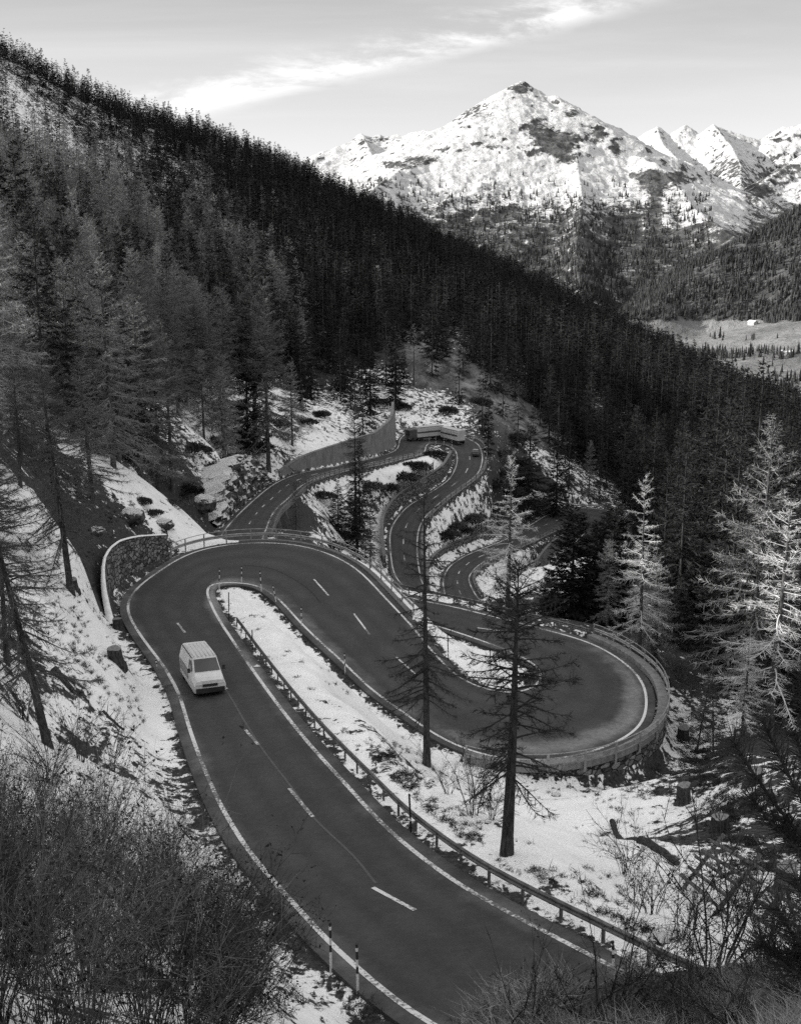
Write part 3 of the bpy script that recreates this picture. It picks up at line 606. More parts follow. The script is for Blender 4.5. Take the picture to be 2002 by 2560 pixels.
fsn += 0.8 * np.exp(-((px_of - 1750) / 90) ** 2 - ((py_of - 535) / 42) ** 2) * (FRr > 4600)      # the smooth snow bowl right of the peak
grass = np.maximum(sstep(FS, 0.30, 0.16) * (FRr < 3400) * (alt < -150), (FRr < 3300) * (py_of > 800))
def far_mat(N):
    v = N.obj(); s = N.attr('snow'); g = N.attr('grass')
    n1 = N.noise(v, 0.006, 8, 0.65); n2 = N.noise(v, 0.022, 6, 0.7); n3 = N.noise(v, 0.0016, 4)
    n4 = N.noise(v, 0.075, 4, 0.7); n6 = N.noise(v, 0.28, 3, 0.7); a = N.math('ADD', N.math('MULTIPLY', n1, 0.22), N.math('MULTIPLY', n2, 0.34)); a = N.math('ADD', a, N.math('ADD', N.math('MULTIPLY', n4, 0.26), N.math('MULTIPLY', n6, 0.18)))
    thr = N.math('SUBTRACT', N.math('ADD', N.math('MULTIPLY', N.math('SUBTRACT', a, 0.5), 3.3), s), 0.5)
    f = N.ramp(thr, -0.08, 0.1)
    rock = N.ramp(n2, 0.35, 0.7, 0.045, 0.15); snow = N.ramp(N.math('ADD', N.math('MULTIPLY', n2, 0.6), N.math('MULTIPLY', n4, 0.4)), 0.35, 0.65, 0.42, 0.62)
    gr = N.ramp(n1, 0.35, 0.65, 0.12, 0.22)
    N.color(N.mix(f, N.mix(g, rock, gr), snow)); N.bsdf.inputs['Roughness'].default_value = 0.9; N.bsdf.inputs['Specular IOR Level'].default_value = 0.05
    N.bump(N.math('ADD', N.math('MULTIPLY', n1, 1.0), N.math('MULTIPLY', n2, 0.5)), 0.9, 38.0)
M_FAR = mat('mountain_snow_rock', far_mat)
me = mesh_np('mountain', np.stack([FX, FY, FZ], -1).reshape(-1, 3), [grid_faces(len(fa), len(fr))[:, ::-1]], M_FAR, smooth=True)
add_attr(me, 'snow', fsn); add_attr(me, 'grass', grass)
tag(link('mountain', me), kind='structure')
def far_z(x, y):
    a = (np.arctan2(x, y) - FA0) / (fa[1] - fa[0]); b = (np.log(np.hypot(x, y)) - FR0) / (fr[1] - fr[0])
    a = np.clip(a, 0, len(fa) - 1.001); b = np.clip(b, 0, len(fr) - 1.001); i = a.astype(int); j = b.astype(int); a = a - i; b = b - j
    return (FZ[i, j] * (1 - a) + FZ[i + 1, j] * a) * (1 - b) + (FZ[i, j + 1] * (1 - a) + FZ[i + 1, j + 1] * a) * b
# the plain beyond, so that the ground reaches the horizon
th = np.linspace(0, 2 * np.pi, 73)[:-1]; rr_ = np.array([200.0, 1500, 12000, 38000]); zz_ = np.array([-420, -420, -420, -900])
V = np.array([[r * math.sin(a), r * math.cos(a), z] for r, z in zip(rr_, zz_) for a in th]); n_ = len(th)
Q = np.array([[i * n_ + j, i * n_ + (j + 1) % n_, (i + 1) * n_ + (j + 1) % n_, (i + 1) * n_ + j] for i in range(3) for j in range(n_)])
tag(link('valley_plain', mesh_np('valley_plain', V, [Q], plain('valley_ground', .08, .2, .002))), kind='structure')

for sec_, w_, m_n, pts_ in (('pale_seam', .05, plain('seam_pale', .065, .085), [(498,1643),(563,1743),(615,1842),(663,1919),(733,2018),(786,2086),(880,2177),(940,2236)]), ('tyre_mark', .06, plain('seam_dark', .015, .025), [(610,1417),(674,1420),(733,1438),(775,1459),(800,1480)])):
    q = at_h(pts_, np.linspace(28.6, 23.5, len(pts_)) if sec_ == 'pale_seam' else 30.2); q = every(catmull(q, 6), .5); mb = MB(); mb.sheet(drape(np.stack([offs(q, 1, w_), offs(q, -1, w_)], 1), 0.008)); tag(mb.build('road_' + sec_, m_n), kind='structure')
# ------------------------------------------------------------------ walls, rails and poles along the road
def stone_m(N):
    v = N.obj(); mp_ = N.new('ShaderNodeMapping'); mp_.inputs['Scale'].default_value = (1.0, 1.0, 2.0); N.ln(v, mp_.inputs[0])
    w1 = N.new('ShaderNodeVectorMath', operation='ADD'); nn = N.new('ShaderNodeTexNoise'); nn.inputs['Scale'].default_value = 2.2; N.ln(v, nn.inputs['Vector'])
    sc_ = N.new('ShaderNodeVectorMath', operation='SCALE'); sc_.inputs['Scale'].default_value = 0.35; N.ln(nn.outputs['Color'], sc_.inputs[0]); N.ln(mp_.outputs[0], w1.inputs[0]); N.ln(sc_.outputs[0], w1.inputs[1])
    vo = N.new('ShaderNodeTexVoronoi', feature='DISTANCE_TO_EDGE'); vo.inputs['Scale'].default_value = 1.5; N.ln(w1.outputs[0], vo.inputs['Vector'])
    vc = N.new('ShaderNodeTexVoronoi', feature='F1'); vc.inputs['Scale'].default_value = 1.5; N.ln(w1.outputs[0], vc.inputs['Vector'])
    g = N.new('ShaderNodeRGBToBW'); N.ln(vc.outputs['Color'], g.inputs[0])
    e = N.ramp(vo.outputs['Distance'], 0.015, 0.11); n = N.noise(v, 9, 5, 0.65)
    c = N.math('MULTIPLY', N.ramp(g.outputs[0], 0.1, 0.9, 0.07, 0.26), N.ramp(n, 0.3, 0.75, 0.55, 1.25))
    N.color(N.mix(e, 0.010, c)); N.bsdf.inputs['Roughness'].default_value = 0.9
    N.bump(N.math('ADD', N.math('MULTIPLY', e, 1.0), N.math('MULTIPLY', n, 0.5)), 0.9, 0.12)
M_STONE = mat('rubble_stone', stone_m)
def conc(lo, hi, streak=0.5):
    def f(N):
        v = N.obj(); mp_ = N.new('ShaderNodeMapping'); mp_.inputs['Scale'].default_value = (1, 1, 0.12); N.ln(v, mp_.inputs[0])
        n1 = N.noise(v, 0.5, 6, 0.65); n2 = N.noise(mp_.outputs[0], 2.4, 5, 0.7); n3 = N.noise(v, 14, 3)
        a = N.math('ADD', N.math('MULTIPLY', n1, 0.45), N.math('MULTIPLY', n2, streak)); a = N.math('ADD', a, N.math('MULTIPLY', n3, 0.15))
        N.color(N.ramp(a, 0.35, 0.78, lo, hi)); N.bsdf.inputs['Roughness'].default_value = 0.85; N.bump(n3, 0.2, 0.03)
    return f
M_CONC = mat('weathered_concrete', conc(0.10, 0.26)); M_CONCL = mat('pale_concrete', conc(0.12, 0.25, 0.3))
M_SNOW = plain('snow_cap', 0.66, 0.84, 2.5, 0.85, 0.1, 0.4)
M_STEEL = plain('galvanised_steel', 0.20, 0.34, 2.0, 0.5, 0.5, 0, 0.35); M_STEELD = plain('dull_steel', 0.06, 0.13, 2.0, 0.6, 0.4, 0, 0.2)
M_PALE = plain('pale_galvanised_steel', 0.26, 0.42, 2.0, 0.5, 0.5, 0, 0.2)
M_RUSTY = plain('dark_iron', 0.025, 0.06, 3.0, 0.8)
def idx(side, px, py, h=None, lo=None, hi=None):
    P = LW if side == 'L' else RW
    a, b = (SECI[lo][0], SECI[hi or lo][1]) if lo else (0, len(P))
    d = ray([(px, py)])[0]; d /= np.linalg.norm(d); q = P[a:b]; t = q @ d
    return a + int(np.argmin(np.linalg.norm(q - t[:, None] * d, axis=1)))
def path(side, a, b, off, dz=0.0):
    P = offs(LW, 1, off)[a:b + 1] if side == 'L' else offs(RW, -1, off)[a:b + 1]
    P = P.copy(); P[:, 2] += dz; return P
def wall(name, label, P, heights, thick, side, m_face, down=1.2, cap=0.0, cap_m=None, batter=0.08, rough=0.05, face='front', snow=False):
    """wall that rises heights above path P; its visible face is on the road side ('front') or on the far side ('back')"""
    P = every(P, 0.8); n = len(P); hs = np.interp(np.linspace(0, 1, n), np.linspace(0, 1, len(heights)), heights)
    t = np.gradient(P[:, :2], axis=0); t /= np.linalg.norm(t, axis=1)[:, None]; nr = np.stack([-t[:, 1], t[:, 0]], 1) * (1 if side == 'L' else -1)   # outward from the road
    root = None; mb = MB(); rows = 7
    lo = P[:, 2] - down; hi_ = P[:, 2] + hs
    def sheet(o0, lo_, hi__, bat):
        Gs = np.zeros((n, rows, 3))
        for k in range(rows):
            f = k / (rows - 1); o = o0 + bat * (hi__ - lo_) * f; z = lo_ + (hi__ - lo_) * f
            jit = rough * fbm(P[:, 0] * 1.3 + k * 3.1, P[:, 1] * 1.3 + z, 3, 5)
            Gs[:, k, :2] = P[:, :2] + nr * (o + jit)[:, None]; Gs[:, k, 2] = z
        return Gs
    A = sheet(0.0, lo, hi_, batter if face == 'front' else 0); B = sheet(thick, lo, hi_, 0.0 if face == 'front' else -batter)
    mb.sheet(A); mb.sheet(B); mb.sheet(np.stack([A[:, -1], B[:, -1]], 1))
    for e in (0, -1): mb.sheet(np.stack([A[e], B[e]], 1))
    o = mb.build(name, m_face); tag(o, label, 'wall')
    if cap:
        c = MB(); a, b = A[:, -1] + [0, 0, 0.004], B[:, -1] + [0, 0, 0.004]
        a[:, :2] -= nr * 0.06; b[:, :2] += nr * 0.10; top = np.array([0, 0, cap])
        if snow:
            z = 0.06 * fbm(P[:, 0] * 1.1, P[:, 1] * 1.1, 3, 2)[:, None] * [0, 0, 1.0]; ms = (a + b) / 2 + top * 1.2 + z
            c.sheet(np.stack([a, a * 0.8 + b * 0.2 + top * 0.9 + z, ms, b * 0.8 + a * 0.2 + top * 0.9 + z, b], 1))
        else:
            c.sheet(np.stack([a, a + top, b + top, b], 1))
            for e in (0, -1): c.add([a[e], a[e] + top, b[e] + top, b[e]], [[0, 1, 2, 3]])
        c.build('snow_cap' if snow else 'coping', cap_m or M_CONCL, o, smooth=snow)
    return o
W_PROF = [(0, 0), (0.05, 0.05), (0.05, 0.09), (0, 0.14), (0, 0.17), (0.05, 0.22), (0.05, 0.26), (0, 0.31), (-0.03, 0.31), (-0.03, 0)]
def rail(name, label, cat, P, beam=None, hand=None, post_h=0.8, step=2.0, group=None, m=None, pw=0.12, bars=(), post_down=0.9, m_post=None, side='R'):
    """guard rail along P: beam = height of the W beam's foot, hand = height of a tube, posts every step metres"""
    m = m or M_STEEL; root = empty(name, P[0]); tag(root, label, cat, group); o0 = np.array(P[0])
    Q = every(P, 0.8) - o0; sg = 1 if side == 'L' else -1
    if beam is not None:
        b = MB(); b.prism([(sg * x, z + beam) for x, z in W_PROF], Q); b.build('beam', m, root)
    for k, hh in enumerate(([hand] if hand else []) + list(bars)):
        b = MB(); q = Q.copy(); q[:, 2] += hh; b.tube(q, 0.035, 6); b.build('handrail' if hand and k == 0 else 'bar', m, root)
    S = every(P, step) - o0; me_ = None
    t = np.gradient(S[:, :2], axis=0)
    b = MB(); b.box((0, 0, (post_h - post_down) / 2), (pw, pw * 0.55, post_h + post_down)); me_ = b.mesh('post', m_post or m)
    for p, d in zip(S, t):
        o = link('post', me_, root, (p[0] , p[1], p[2])); o.rotation_euler = (0, 0, math.atan2(d[1], d[0]))
    return root
def zroad(P, lift=0.0): return P
# --- first bend: rubble wall above the road, rail on the outside
a, b = idx('L', 330, 1560, lo='h1'), idx('L', 452, 1394, lo='h1')
wall('stone_wall', 'tall dark rubble stone wall curving round the outside of the nearest hairpin bend, snow along its top', path('L', a, b, 1.25), [0.15, 1.4, 2.7, 3.5, 3.7, 3.7, 3.4, 3.0, 2.5, 2.0], 0.5, 'L', M_STONE, 0.6, 0.10, M_SNOW, 0.10, 0.08, snow=True)
a = idx('L', 452, 1394, lo='h1'); b = idx('L', 1000, 1532, lo='s2')
rail('guard_rail', 'steel guard rail with a handrail around the far side of the nearest hairpin', 'guard rail', path('L', a, b, 1.15), 0.42, 1.12, 1.12, 2.6, side='L')
wall('kerb_wall', 'low pale concrete edge under the guard rail of the nearest hairpin bend', path('L', idx('L', 600, 1358, lo='h1'), b, 0.62), [0.10, 0.10], 0.45, 'L', M_CONCL, 1.5, batter=0.0, rough=0.0)
# --- S1: long guard rail between the near road and the snow tongue
a = 0; b = idx('R', 560, 1566, lo='s1', hi='h1')
rail('guard_rail', 'long steel guard rail on short posts between the near road and the snow slope', 'guard rail', path('R', a, b, 0.92, 0.0), 0.32, None, 0.6, 2.05, m=M_STEELD)
# --- second bend: parapet on a rubble wall, rail with handrail
a, b = idx('R', 1195, 1886, lo='h2'), idx('R', 1460, 1598, lo='h2', hi='s3')
wall('stone_wall', 'curved rubble stone wall carrying the outer edge of the wide hairpin bend above the snow slope', path('R', a, b, 0.80, -0.02), [-0.1, -0.1], 0.75, 'R', M_STONE, 3.4, face='back', batter=0.09, rough=0.10)
o = wall('parapet', 'grey concrete parapet on the stone wall around the wide hairpin bend', path('R', a, b, 0.74), [0.28, 0.28], 0.72, 'R', M_CONC, 0.16, batter=0.0, rough=0.0)
rail('guard_rail', 'pale steel guard rail with a handrail bolted outside the concrete parapet of the wide hairpin', 'guard rail', path('R', a, b, 1.54), 0.46, 1.12, 1.14, 2.7, pw=0.16, post_down=0.4, m=M_STEEL)
b2 = idx('R', 1180, 1888, lo='h2'); a2 = b2 - 5
rail('guard_rail', 'short stub of guard rail running out into the snow behind the nearer lone larch', 'guard rail', np.vstack([at_h([(1178, 1938)], 34.2), at_h([(1290, 1922)], 34.0), path('R', a, a, 1.78)]), 0.38, None, 0.7, 2.4)
a, b = idx('R', 1455, 1597, lo='h2', hi='s3'), SECI['s3'][1] + 8
rail('guard_rail', 'dark steel guard rail on the far edge of the road behind the two lone larches', 'guard rail', path('R', a, b, 1.1), 0.42, None, 0.72, 2.2, m=M_STEELD)
# --- viaduct road
a, b = idx('L', 716, 1194, lo='s4'), idx('L', 1000, 1098, lo='s4', hi='h3')
wall('concrete_wall', 'tall streaked concrete retaining wall beside the viaduct road, rising to a point before the truck', path('L', a, b - 1, 0.95), [1.2, 2.2, 3.0, 3.7, 4.3, 4.7, 5.0, 5.3, 5.4, 6.6, 7.4, 8.6, 10.4, 6.5], 0.8, 'L', M_CONC, 0.8, 0.10, M_CONC, 0.03, 0.0)
a, b = idx('R', 752, 1217, lo='s4'), idx('R', 1050, 1137, lo='s4', hi='h3')
wall('stone_wall', 'rubble stone wall below the railing of the road that climbs to the truck bend', path('R', a, b, 0.62, -0.02), [0.12, 0.12], 0.6, 'R', M_STONE, 3.6, 0.1, M_CONCL, 0.05, 0.05, face='back')
a0 = idx('R', 670, 1322, lo='s4') - 8
P = path('R', a0, a, 0.62)
vi = empty('viaduct', P[0]); tag(vi, 'concrete viaduct carrying the road past the rock, slanting struts under its deck edge', 'viaduct'); o0 = P[0].copy()
m_ = MB(); m_.prism([(0, 0.16), (0, -0.75), (0.45, -0.75), (0.45, 0.16)], every(P, 1.0) - o0); m_.build('deck_beam', M_CONCL, vi)
for f in (0.16, 0.36, 0.55, 0.74, 0.93):
    k = int(f * (len(P) - 1)); tdir = P[min(k + 1, len(P) - 1)] - P[k - 1]; tdir /= np.linalg.norm(tdir); nn = np.array([tdir[1], -tdir[0], 0])
    top = P[k] - o0 + nn * 0.22 + np.array([0, 0, -0.72]); ft = top + nn * 0.9 + tdir * 2.2 - np.array([0, 0, 7.5 if f < 0.8 else 4.5]); m_ = MB(); m_.tube(np.array([top, ft]), 0.36, 4); m_.build('strut', M_CONCL, vi)
    if f < 0.9:
        k2 = min(len(P) - 1, k + int(0.19 * len(P))); q = P[k2] - o0 + np.array([0, 0, -0.72]) - nn * 0.6
pier = MB(); Gs = every(P, 1.0) - o0; tt_ = np.gradient(Gs[:, :2], axis=0); tt_ /= np.linalg.norm(tt_, axis=1)[:, None]; inn = np.stack([-tt_[:, 1], tt_[:, 0], 0 * tt_[:, 0]], 1) * 1.6
pier.sheet(np.stack([Gs + inn + [0, 0, -0.3], Gs + inn * 0.9 + [0, 0, -8.0]], 1)); pier.build('abutment', M_CONC, vi)
rail('railing', 'thin railing with crossed bars along the deck edge of the viaduct', 'railing', path('R', a0, a - 1, 0.85, 0.16), None, 1.0, 1.0, 1.9, bars=(0.5,), pw=0.09, m=M_STEELD, post_down=0.0)
rail('railing', 'railing with dark posts on the stone wall below the concrete wall', 'railing', path('R', a + 1, b, 0.9, 0.1), 0.45, 0.98, 1.05, 2.6, m=M_STEEL, m_post=M_RUSTY, pw=0.2, post_down=0.0)
# --- truck bend and the road below it
a, b = idx('L', 1150, 1088, lo='h3'), idx('L', 1207, 1150, lo='h3', hi='s5')
rail('guard_rail', 'guard rail round the outside of the truck bend beside the dark car', 'guard rail', path('L', a, b, 1.0), 0.45, 0.95, 1.0, 2.6, m_post=M_RUSTY, side='L')
a2_, b2_ = idx('L', 1000, 1098, lo='h3'), idx('L', 1040, 1078, lo='h3')
rail('guard_rail', 'short guard rail at the back of the truck bend behind the truck cab', 'guard rail', path('L', a2_, b2_, 3.0), 0.45, 0.95, 1.0, 2.6, m_post=M_RUSTY, side='L')
a = b + 1; b = idx('L', 1048, 1425, lo='s5')
wall('stone_wall', 'rubble stone wall under the outer edge of the road below the truck bend', path('L', a, b, 0.62, -0.02), [0.1, 0.1], 0.6, 'L', M_STONE, 3.6, 0.1, M_CONCL, 0.05, 0.05, face='back')
rail('railing', 'railing on dark posts along the outer edge of the road below the truck bend', 'railing', path('L', a, b, 0.9, 0.1), 0.45, 0.95, 1.0, 2.6, m_post=M_RUSTY, pw=0.18, side='L', post_down=0.0)
a, b = idx('R', 1139, 1132, lo='h3', hi='s5'), idx('R', 978, 1420, lo='s5')
o = wall('stone_wall', 'pale rubble stone wall holding the snow bank inside the bend under the truck', path('R', a, b, 1.1), [0.3, 2.6, 3.2, 3.3, 3.3, 3.2, 3.2, 3.0, 2.8, 2.6, 2.4], 0.7, 'R', M_STONE, 0.6, 0.14, M_CONCL, 0.05, 0.06)
P = path('R', idx('R', 1100, 1213, lo='s5'), idx('R', 1012, 1270, lo='s5'), 1.75, 3.3)
def bar_fence(label, P, hgt, nb=7):
    rt = empty('snow_fence', P[0]); tag(rt, label, 'fence'); o0 = np.array(P[0]); Q = every(P, 1.0) - o0
    for k in range(nb):
        b_ = MB(); q = Q.copy(); q[:, 2] += 0.12 + (hgt - 0.2) * k / (nb - 1); b_.prism([(-.03, -.09), (.03, -.09), (.03, .09), (-.03, .09)], q); b_.build('rail', M_RUSTY, rt)
    for p in every(P, 2.9) - o0: b_ = MB(); b_.box((0, 0, hgt / 2), (0.16, 0.16, hgt + 0.4)); b_.build('post', M_RUSTY, rt, p)
bar_fence('dark barred snow fence on top of the pale stone wall under the truck bend', P, 2.1)
# --- lowest loop in view
a, b = idx('L', 1110, 1480, lo='s6'), idx('L', 1300, 1327, lo='s6')
wall('stone_wall', 'rubble stone wall above the lowest loop of the road, snow shelf at its foot', path('L', a, b, 2.6), [2.6, 2.6, 2.5, 2.5, 2.4, 2.4, 2.2, 1.6, 0.6], 0.7, 'L', M_STONE, 1.2, 0.14, M_CONCL, 0.05, 0.06)
P = path('L', idx('L', 1205, 1372, lo='s6'), idx('L', 1300, 1327, lo='s6'), 3.0, 2.4)
bar_fence('dark barred snow fence on the stone wall of the lowest loop', P, 2.0)
a, b = idx('R', 1195, 1495, lo='s6'), idx('R', 1400, 1320, lo='s6')
wall('stone_wall', 'low stone wall under the inner railing of the lowest loop', path('R', a, b, 0.62, -0.02), [0.15, 0.15], 0.6, 'R', M_STONE, 2.8, 0.1, M_CONCL, 0.05, 0.05, face='back')
rail('railing', 'railing on dark posts inside the lowest loop of the road', 'railing', path('R', a, b, 0.9, 0.1), 0.45, 0.9, 0.98, 2.5, m_post=M_RUSTY, pw=0.18, post_down=0.0)
a, b = idx('L', 1400, 1276, lo='s6', hi='h5'), idx('L', 1550, 1300, lo='h5')
rail('guard_rail', 'guard rail at the far bend of the lowest loop in front of the dark forest', 'guard rail', path('L', a, b, 1.0), 0.45, 0.95, 1.0, 3.0, side='L')
a, b = SECI['s7'][0] + 2, SECI['s7'][1] - 4
wall('stone_wall', 'smooth grey wall dropping to the last stretch of road beside the dark spruces', path('R', a, b, 1.0), [3.0, 4.2, 4.6, 4.4, 4.0, 3.4], 0.7, 'R', M_CONC, 0.6, 0.12, M_CONCL, 0.05, 0.02)
# --- snow poles
M_POLEW = plain('pole_white', .5, .62, 6, .6); M_POLEB = plain('pole_black', .012, .03, 6, .6)
def c1(x, y): return (x * .58607, 1280 + y * .58607)
def c2(x, y): return (1001 + x * .58607, 1280 + y * .58607)
def c4(x, y): return (500 + x * .58548, 1000 + y * .58548)
POLES = [(c1(935,338), c1(937,240), 'black and white snow pole at the left of the snow island tip'), (c1(1031,310), c1(1031,230), 'black and white snow pole at the middle of the snow island tip'), (c1(1117,348), c1(1109,250), 'leaning black and white snow pole on the right of the snow island tip'), (c1(1181,395), c1(1164,312), 'leaning snow pole, last of four around the tip of the snow island'),
 (c1(1287,497), c1(1285,403), 'snow pole on the far edge of the snow island, nearer the hairpin tip'), (c1(1473,695), c1(1469,600), 'snow pole halfway along the far edge of the snow island'), (c1(977,470), c1(976,343), 'dark snow pole where the long guard rail begins on the snow island'), (c1(1078,585), c1(1076,503), 'dark snow pole behind the second post of the long guard rail'),
 (c1(672,670), c1(665,625), 'short snow pole at the left road edge below the tree stumps'), (c1(1412,1965), c1(1408,1752), 'snow pole with a white base at the near left road edge, the farther of two'), (c1(1527,2058), c1(1521,1843), 'banded snow pole at the near left road edge, the nearer of two'),
 (c2(45,1365), c2(37,1203), 'dark snow pole behind the long guard rail left of the nearer lone larch'), (c2(907,1955), c2(905,1830), 'thin grey snow pole at the long guard rail near the bottom right corner'), (c2(205,645), c2(200,515), 'dark snow pole on the snow inside the wide hairpin, left of the nearer larch'), (c2(385,705), c2(382,590), 'dark snow pole on the snow inside the wide hairpin, close to the nearer larch'),
 (c4(427,358), c4(427,330), 'snow pole at the start of the stone wall on the viaduct road'), (c4(300,530), c4(300,490), 'snow pole at the near end of the viaduct railing'), (c4(565,302), c4(565,284), 'snow pole before the concrete wall on the viaduct road'), (c4(345,325), c4(345,292), 'snow pole beside the left end of the concrete wall'),
 (c4(979,188), c4(978,160), 'left snow pole on the snow tip in front of the truck'), (c4(1006,188), c4(1006,155), 'second snow pole on the snow tip in front of the truck'), (c4(1040,192), c4(1040,155), 'third snow pole on the snow tip in front of the truck'), (c4(1075,203), c4(1075,170), 'right snow pole on the snow tip in front of the truck')]
for bp, tp, lab in POLES:
    g = ground_hit(*bp); rz = road_gap(g[0], g[1])
    d = ray([tp])[0]; hgt = g[1] * d[2] / d[1] - g[2]; hgt = min(max(hgt, 0.8), 2.6); lean = (g[1] * d[0] / d[1] - g[0]); lean = max(-0.5, min(0.5, lean))
    m_ = MB(); bands = [(0, .42, 0), (.42, .56, 1), (.56, .7, 0), (.7, .86, 1), (.86, .93, 0), (.93, 1, 1)] if 'dark' not in lab else [(0, .3, 1), (.3, .36, 0), (.36, 1, 1)]
    for f0, f1, mm in bands: m_.tube([(lean * f0, 0, hgt * f0 - (0.25 if f0 == 0 else 0)), (lean * f1, 0, hgt * f1)], 0.04 if g[1] < 130 else 0.06, 7, mm)
    tag(m_.build('snow_pole', [M_POLEW, M_POLEB], None, g), lab, 'snow pole', 'snow poles along the pass road')
# ------------------------------------------------------------------ trees: meshes of each kind, shared by all copies
class Twigs:
    """triangle soup for branches and twigs, kept as arrays"""
    def __init__(s): s.V = []; s.T = []; s.n = 0
    def tris(s, P):                       # n x 3 x 3
        n = len(P); s.V.append(P.reshape(-1, 3)); s.T.append(np.arange(3 * n).reshape(-1, 3) + s.n); s.n += 3 * n
    def blades(s, a, b, w, r):            # one tapering sliver per twig
        d = b - a; q = r.normal(size=d.shape); n = np.cross(d, q); n /= np.linalg.norm(n, axis=1)[:, None] + 1e-9
        w = np.broadcast_to(np.asarray(w, float), (len(a),))[:, None] / 2
        s.tris(np.stack([a - n * w, a + n * w, b], 1))
    def quads(s, a, b, w0, w1, r, up=None):
        d = b - a; q = r.normal(size=d.shape) if up is None else np.broadcast_to(up, d.shape) + r.normal(size=d.shape) * 0.35
        n = np.cross(d, q); n /= np.linalg.norm(n, axis=1)[:, None] + 1e-9
        w0 = np.broadcast_to(np.asarray(w0, float), (len(a),))[:, None] / 2; w1 = np.broadcast_to(np.asarray(w1, float), (len(a),))[:, None] / 2
        s.tris(np.stack([a - n * w0, a + n * w0, b + n * w1], 1)); s.tris(np.stack([a - n * w0, b + n * w1, b - n * w1], 1))
    def tubes(s, P, rad):                 # P: n x k x 3, rad: n x k ; three-sided tubes
        n, k = P.shape[:2]; d = np.gradient(P, axis=1); d /= np.linalg.norm(d, axis=2)[..., None] + 1e-9
        a = np.cross(d, np.array([0.13, 0.21, 1.0])); a /= np.linalg.norm(a, axis=2)[..., None] + 1e-9; b = np.cross(d, a)
        th = np.array([0, 2.094, 4.189]); ring = P[:, :, None] + rad[:, :, None, None] * (a[:, :, None] * np.cos(th)[None, None, :, None] + b[:, :, None] * np.sin(th)[None, None, :, None])
        for j in range(3):
            p0, p1, p2, p3 = ring[:, :-1, j], ring[:, :-1, (j + 1) % 3], ring[:, 1:, (j + 1) % 3], ring[:, 1:, j]
            s.tris(np.stack([p0, p1, p2], 2).reshape(-1, 3, 3)); s.tris(np.stack([p0, p2, p3], 2).reshape(-1, 3, 3))
    def mesh(s, name, m): return mesh_np(name, np.concatenate(s.V), [np.concatenate(s.T)], m)
def tone(name, lo, hi, per=0.35):
    def f(N):
        n = N.noise(N.obj(), 1.4, 4, 0.6); oi = N.new('ShaderNodeObjectInfo').outputs['Random']
        N.color(N.math('MULTIPLY', N.ramp(n, 0.3, 0.7, lo, hi), N.ramp(oi, 0, 1, 1 - per, 1 + per, False))); N.bsdf.inputs['Roughness'].default_value = 0.8; N.bsdf.inputs['Specular IOR Level'].default_value = 0.1
    return mat(name, f)
def bark_m(name, lo, hi):
    def f(N):
        v = N.obj(); mp_ = N.new('ShaderNodeMapping'); mp_.inputs['Scale'].default_value = (1, 1, 0.25); N.ln(v, mp_.inputs[0])
        n = N.noise(mp_.outputs[0], 9, 6, 0.7); N.color(N.ramp(n, 0.35, 0.7, lo, hi)); N.bump(n, 0.8, 0.06); N.bsdf.inputs['Roughness'].default_value = 0.95; N.bsdf.inputs['Specular IOR Level'].default_value = 0.1
    return mat(name, f)
M_BARK = bark_m('larch_bark', 0.03, 0.13); M_BARKD = bark_m('dark_bark', 0.02, 0.07)
M_LARCH = tone('larch_twigs', 0.10, 0.23, 0.5); M_LARCHD = tone('dark_larch_twigs', 0.022, 0.05, 0.15); M_SPRUCE = tone('spruce_needles', 0.012, 0.036, 0.5)
M_SUNLIT = tone('sunlit_larch_twigs', 0.42, 0.62, 0.1)  # paler copy of the larch twigs, sunlight put into the colour
def trunk_path(r, H, lean=0.02, bend=0.15, n=16):
    t = np.linspace(0, 1, n); ax, ay = r.normal(size=2) * bend; ph = r.uniform(0, 6, 2)
    return np.stack([lean * H * t + ax * np.sin(t * 4 + ph[0]) * t * (1 - 0.3 * t), ay * np.sin(t * 3.4 + ph[1]) * t, H * t], 1)
def trunk_mesh(name, P, r0, m, tip=0.02, flare=1.35, n=9):
    b = MB(); t = np.linspace(0, 1, len(P)); rad = np.maximum(tip, r0 * (1 - t) ** 0.85); rad[0] *= flare; Q = P.copy(); Q[0, 2] -= 0.8
    b.tube(Q, rad, n); return b.mesh(name, m, True)
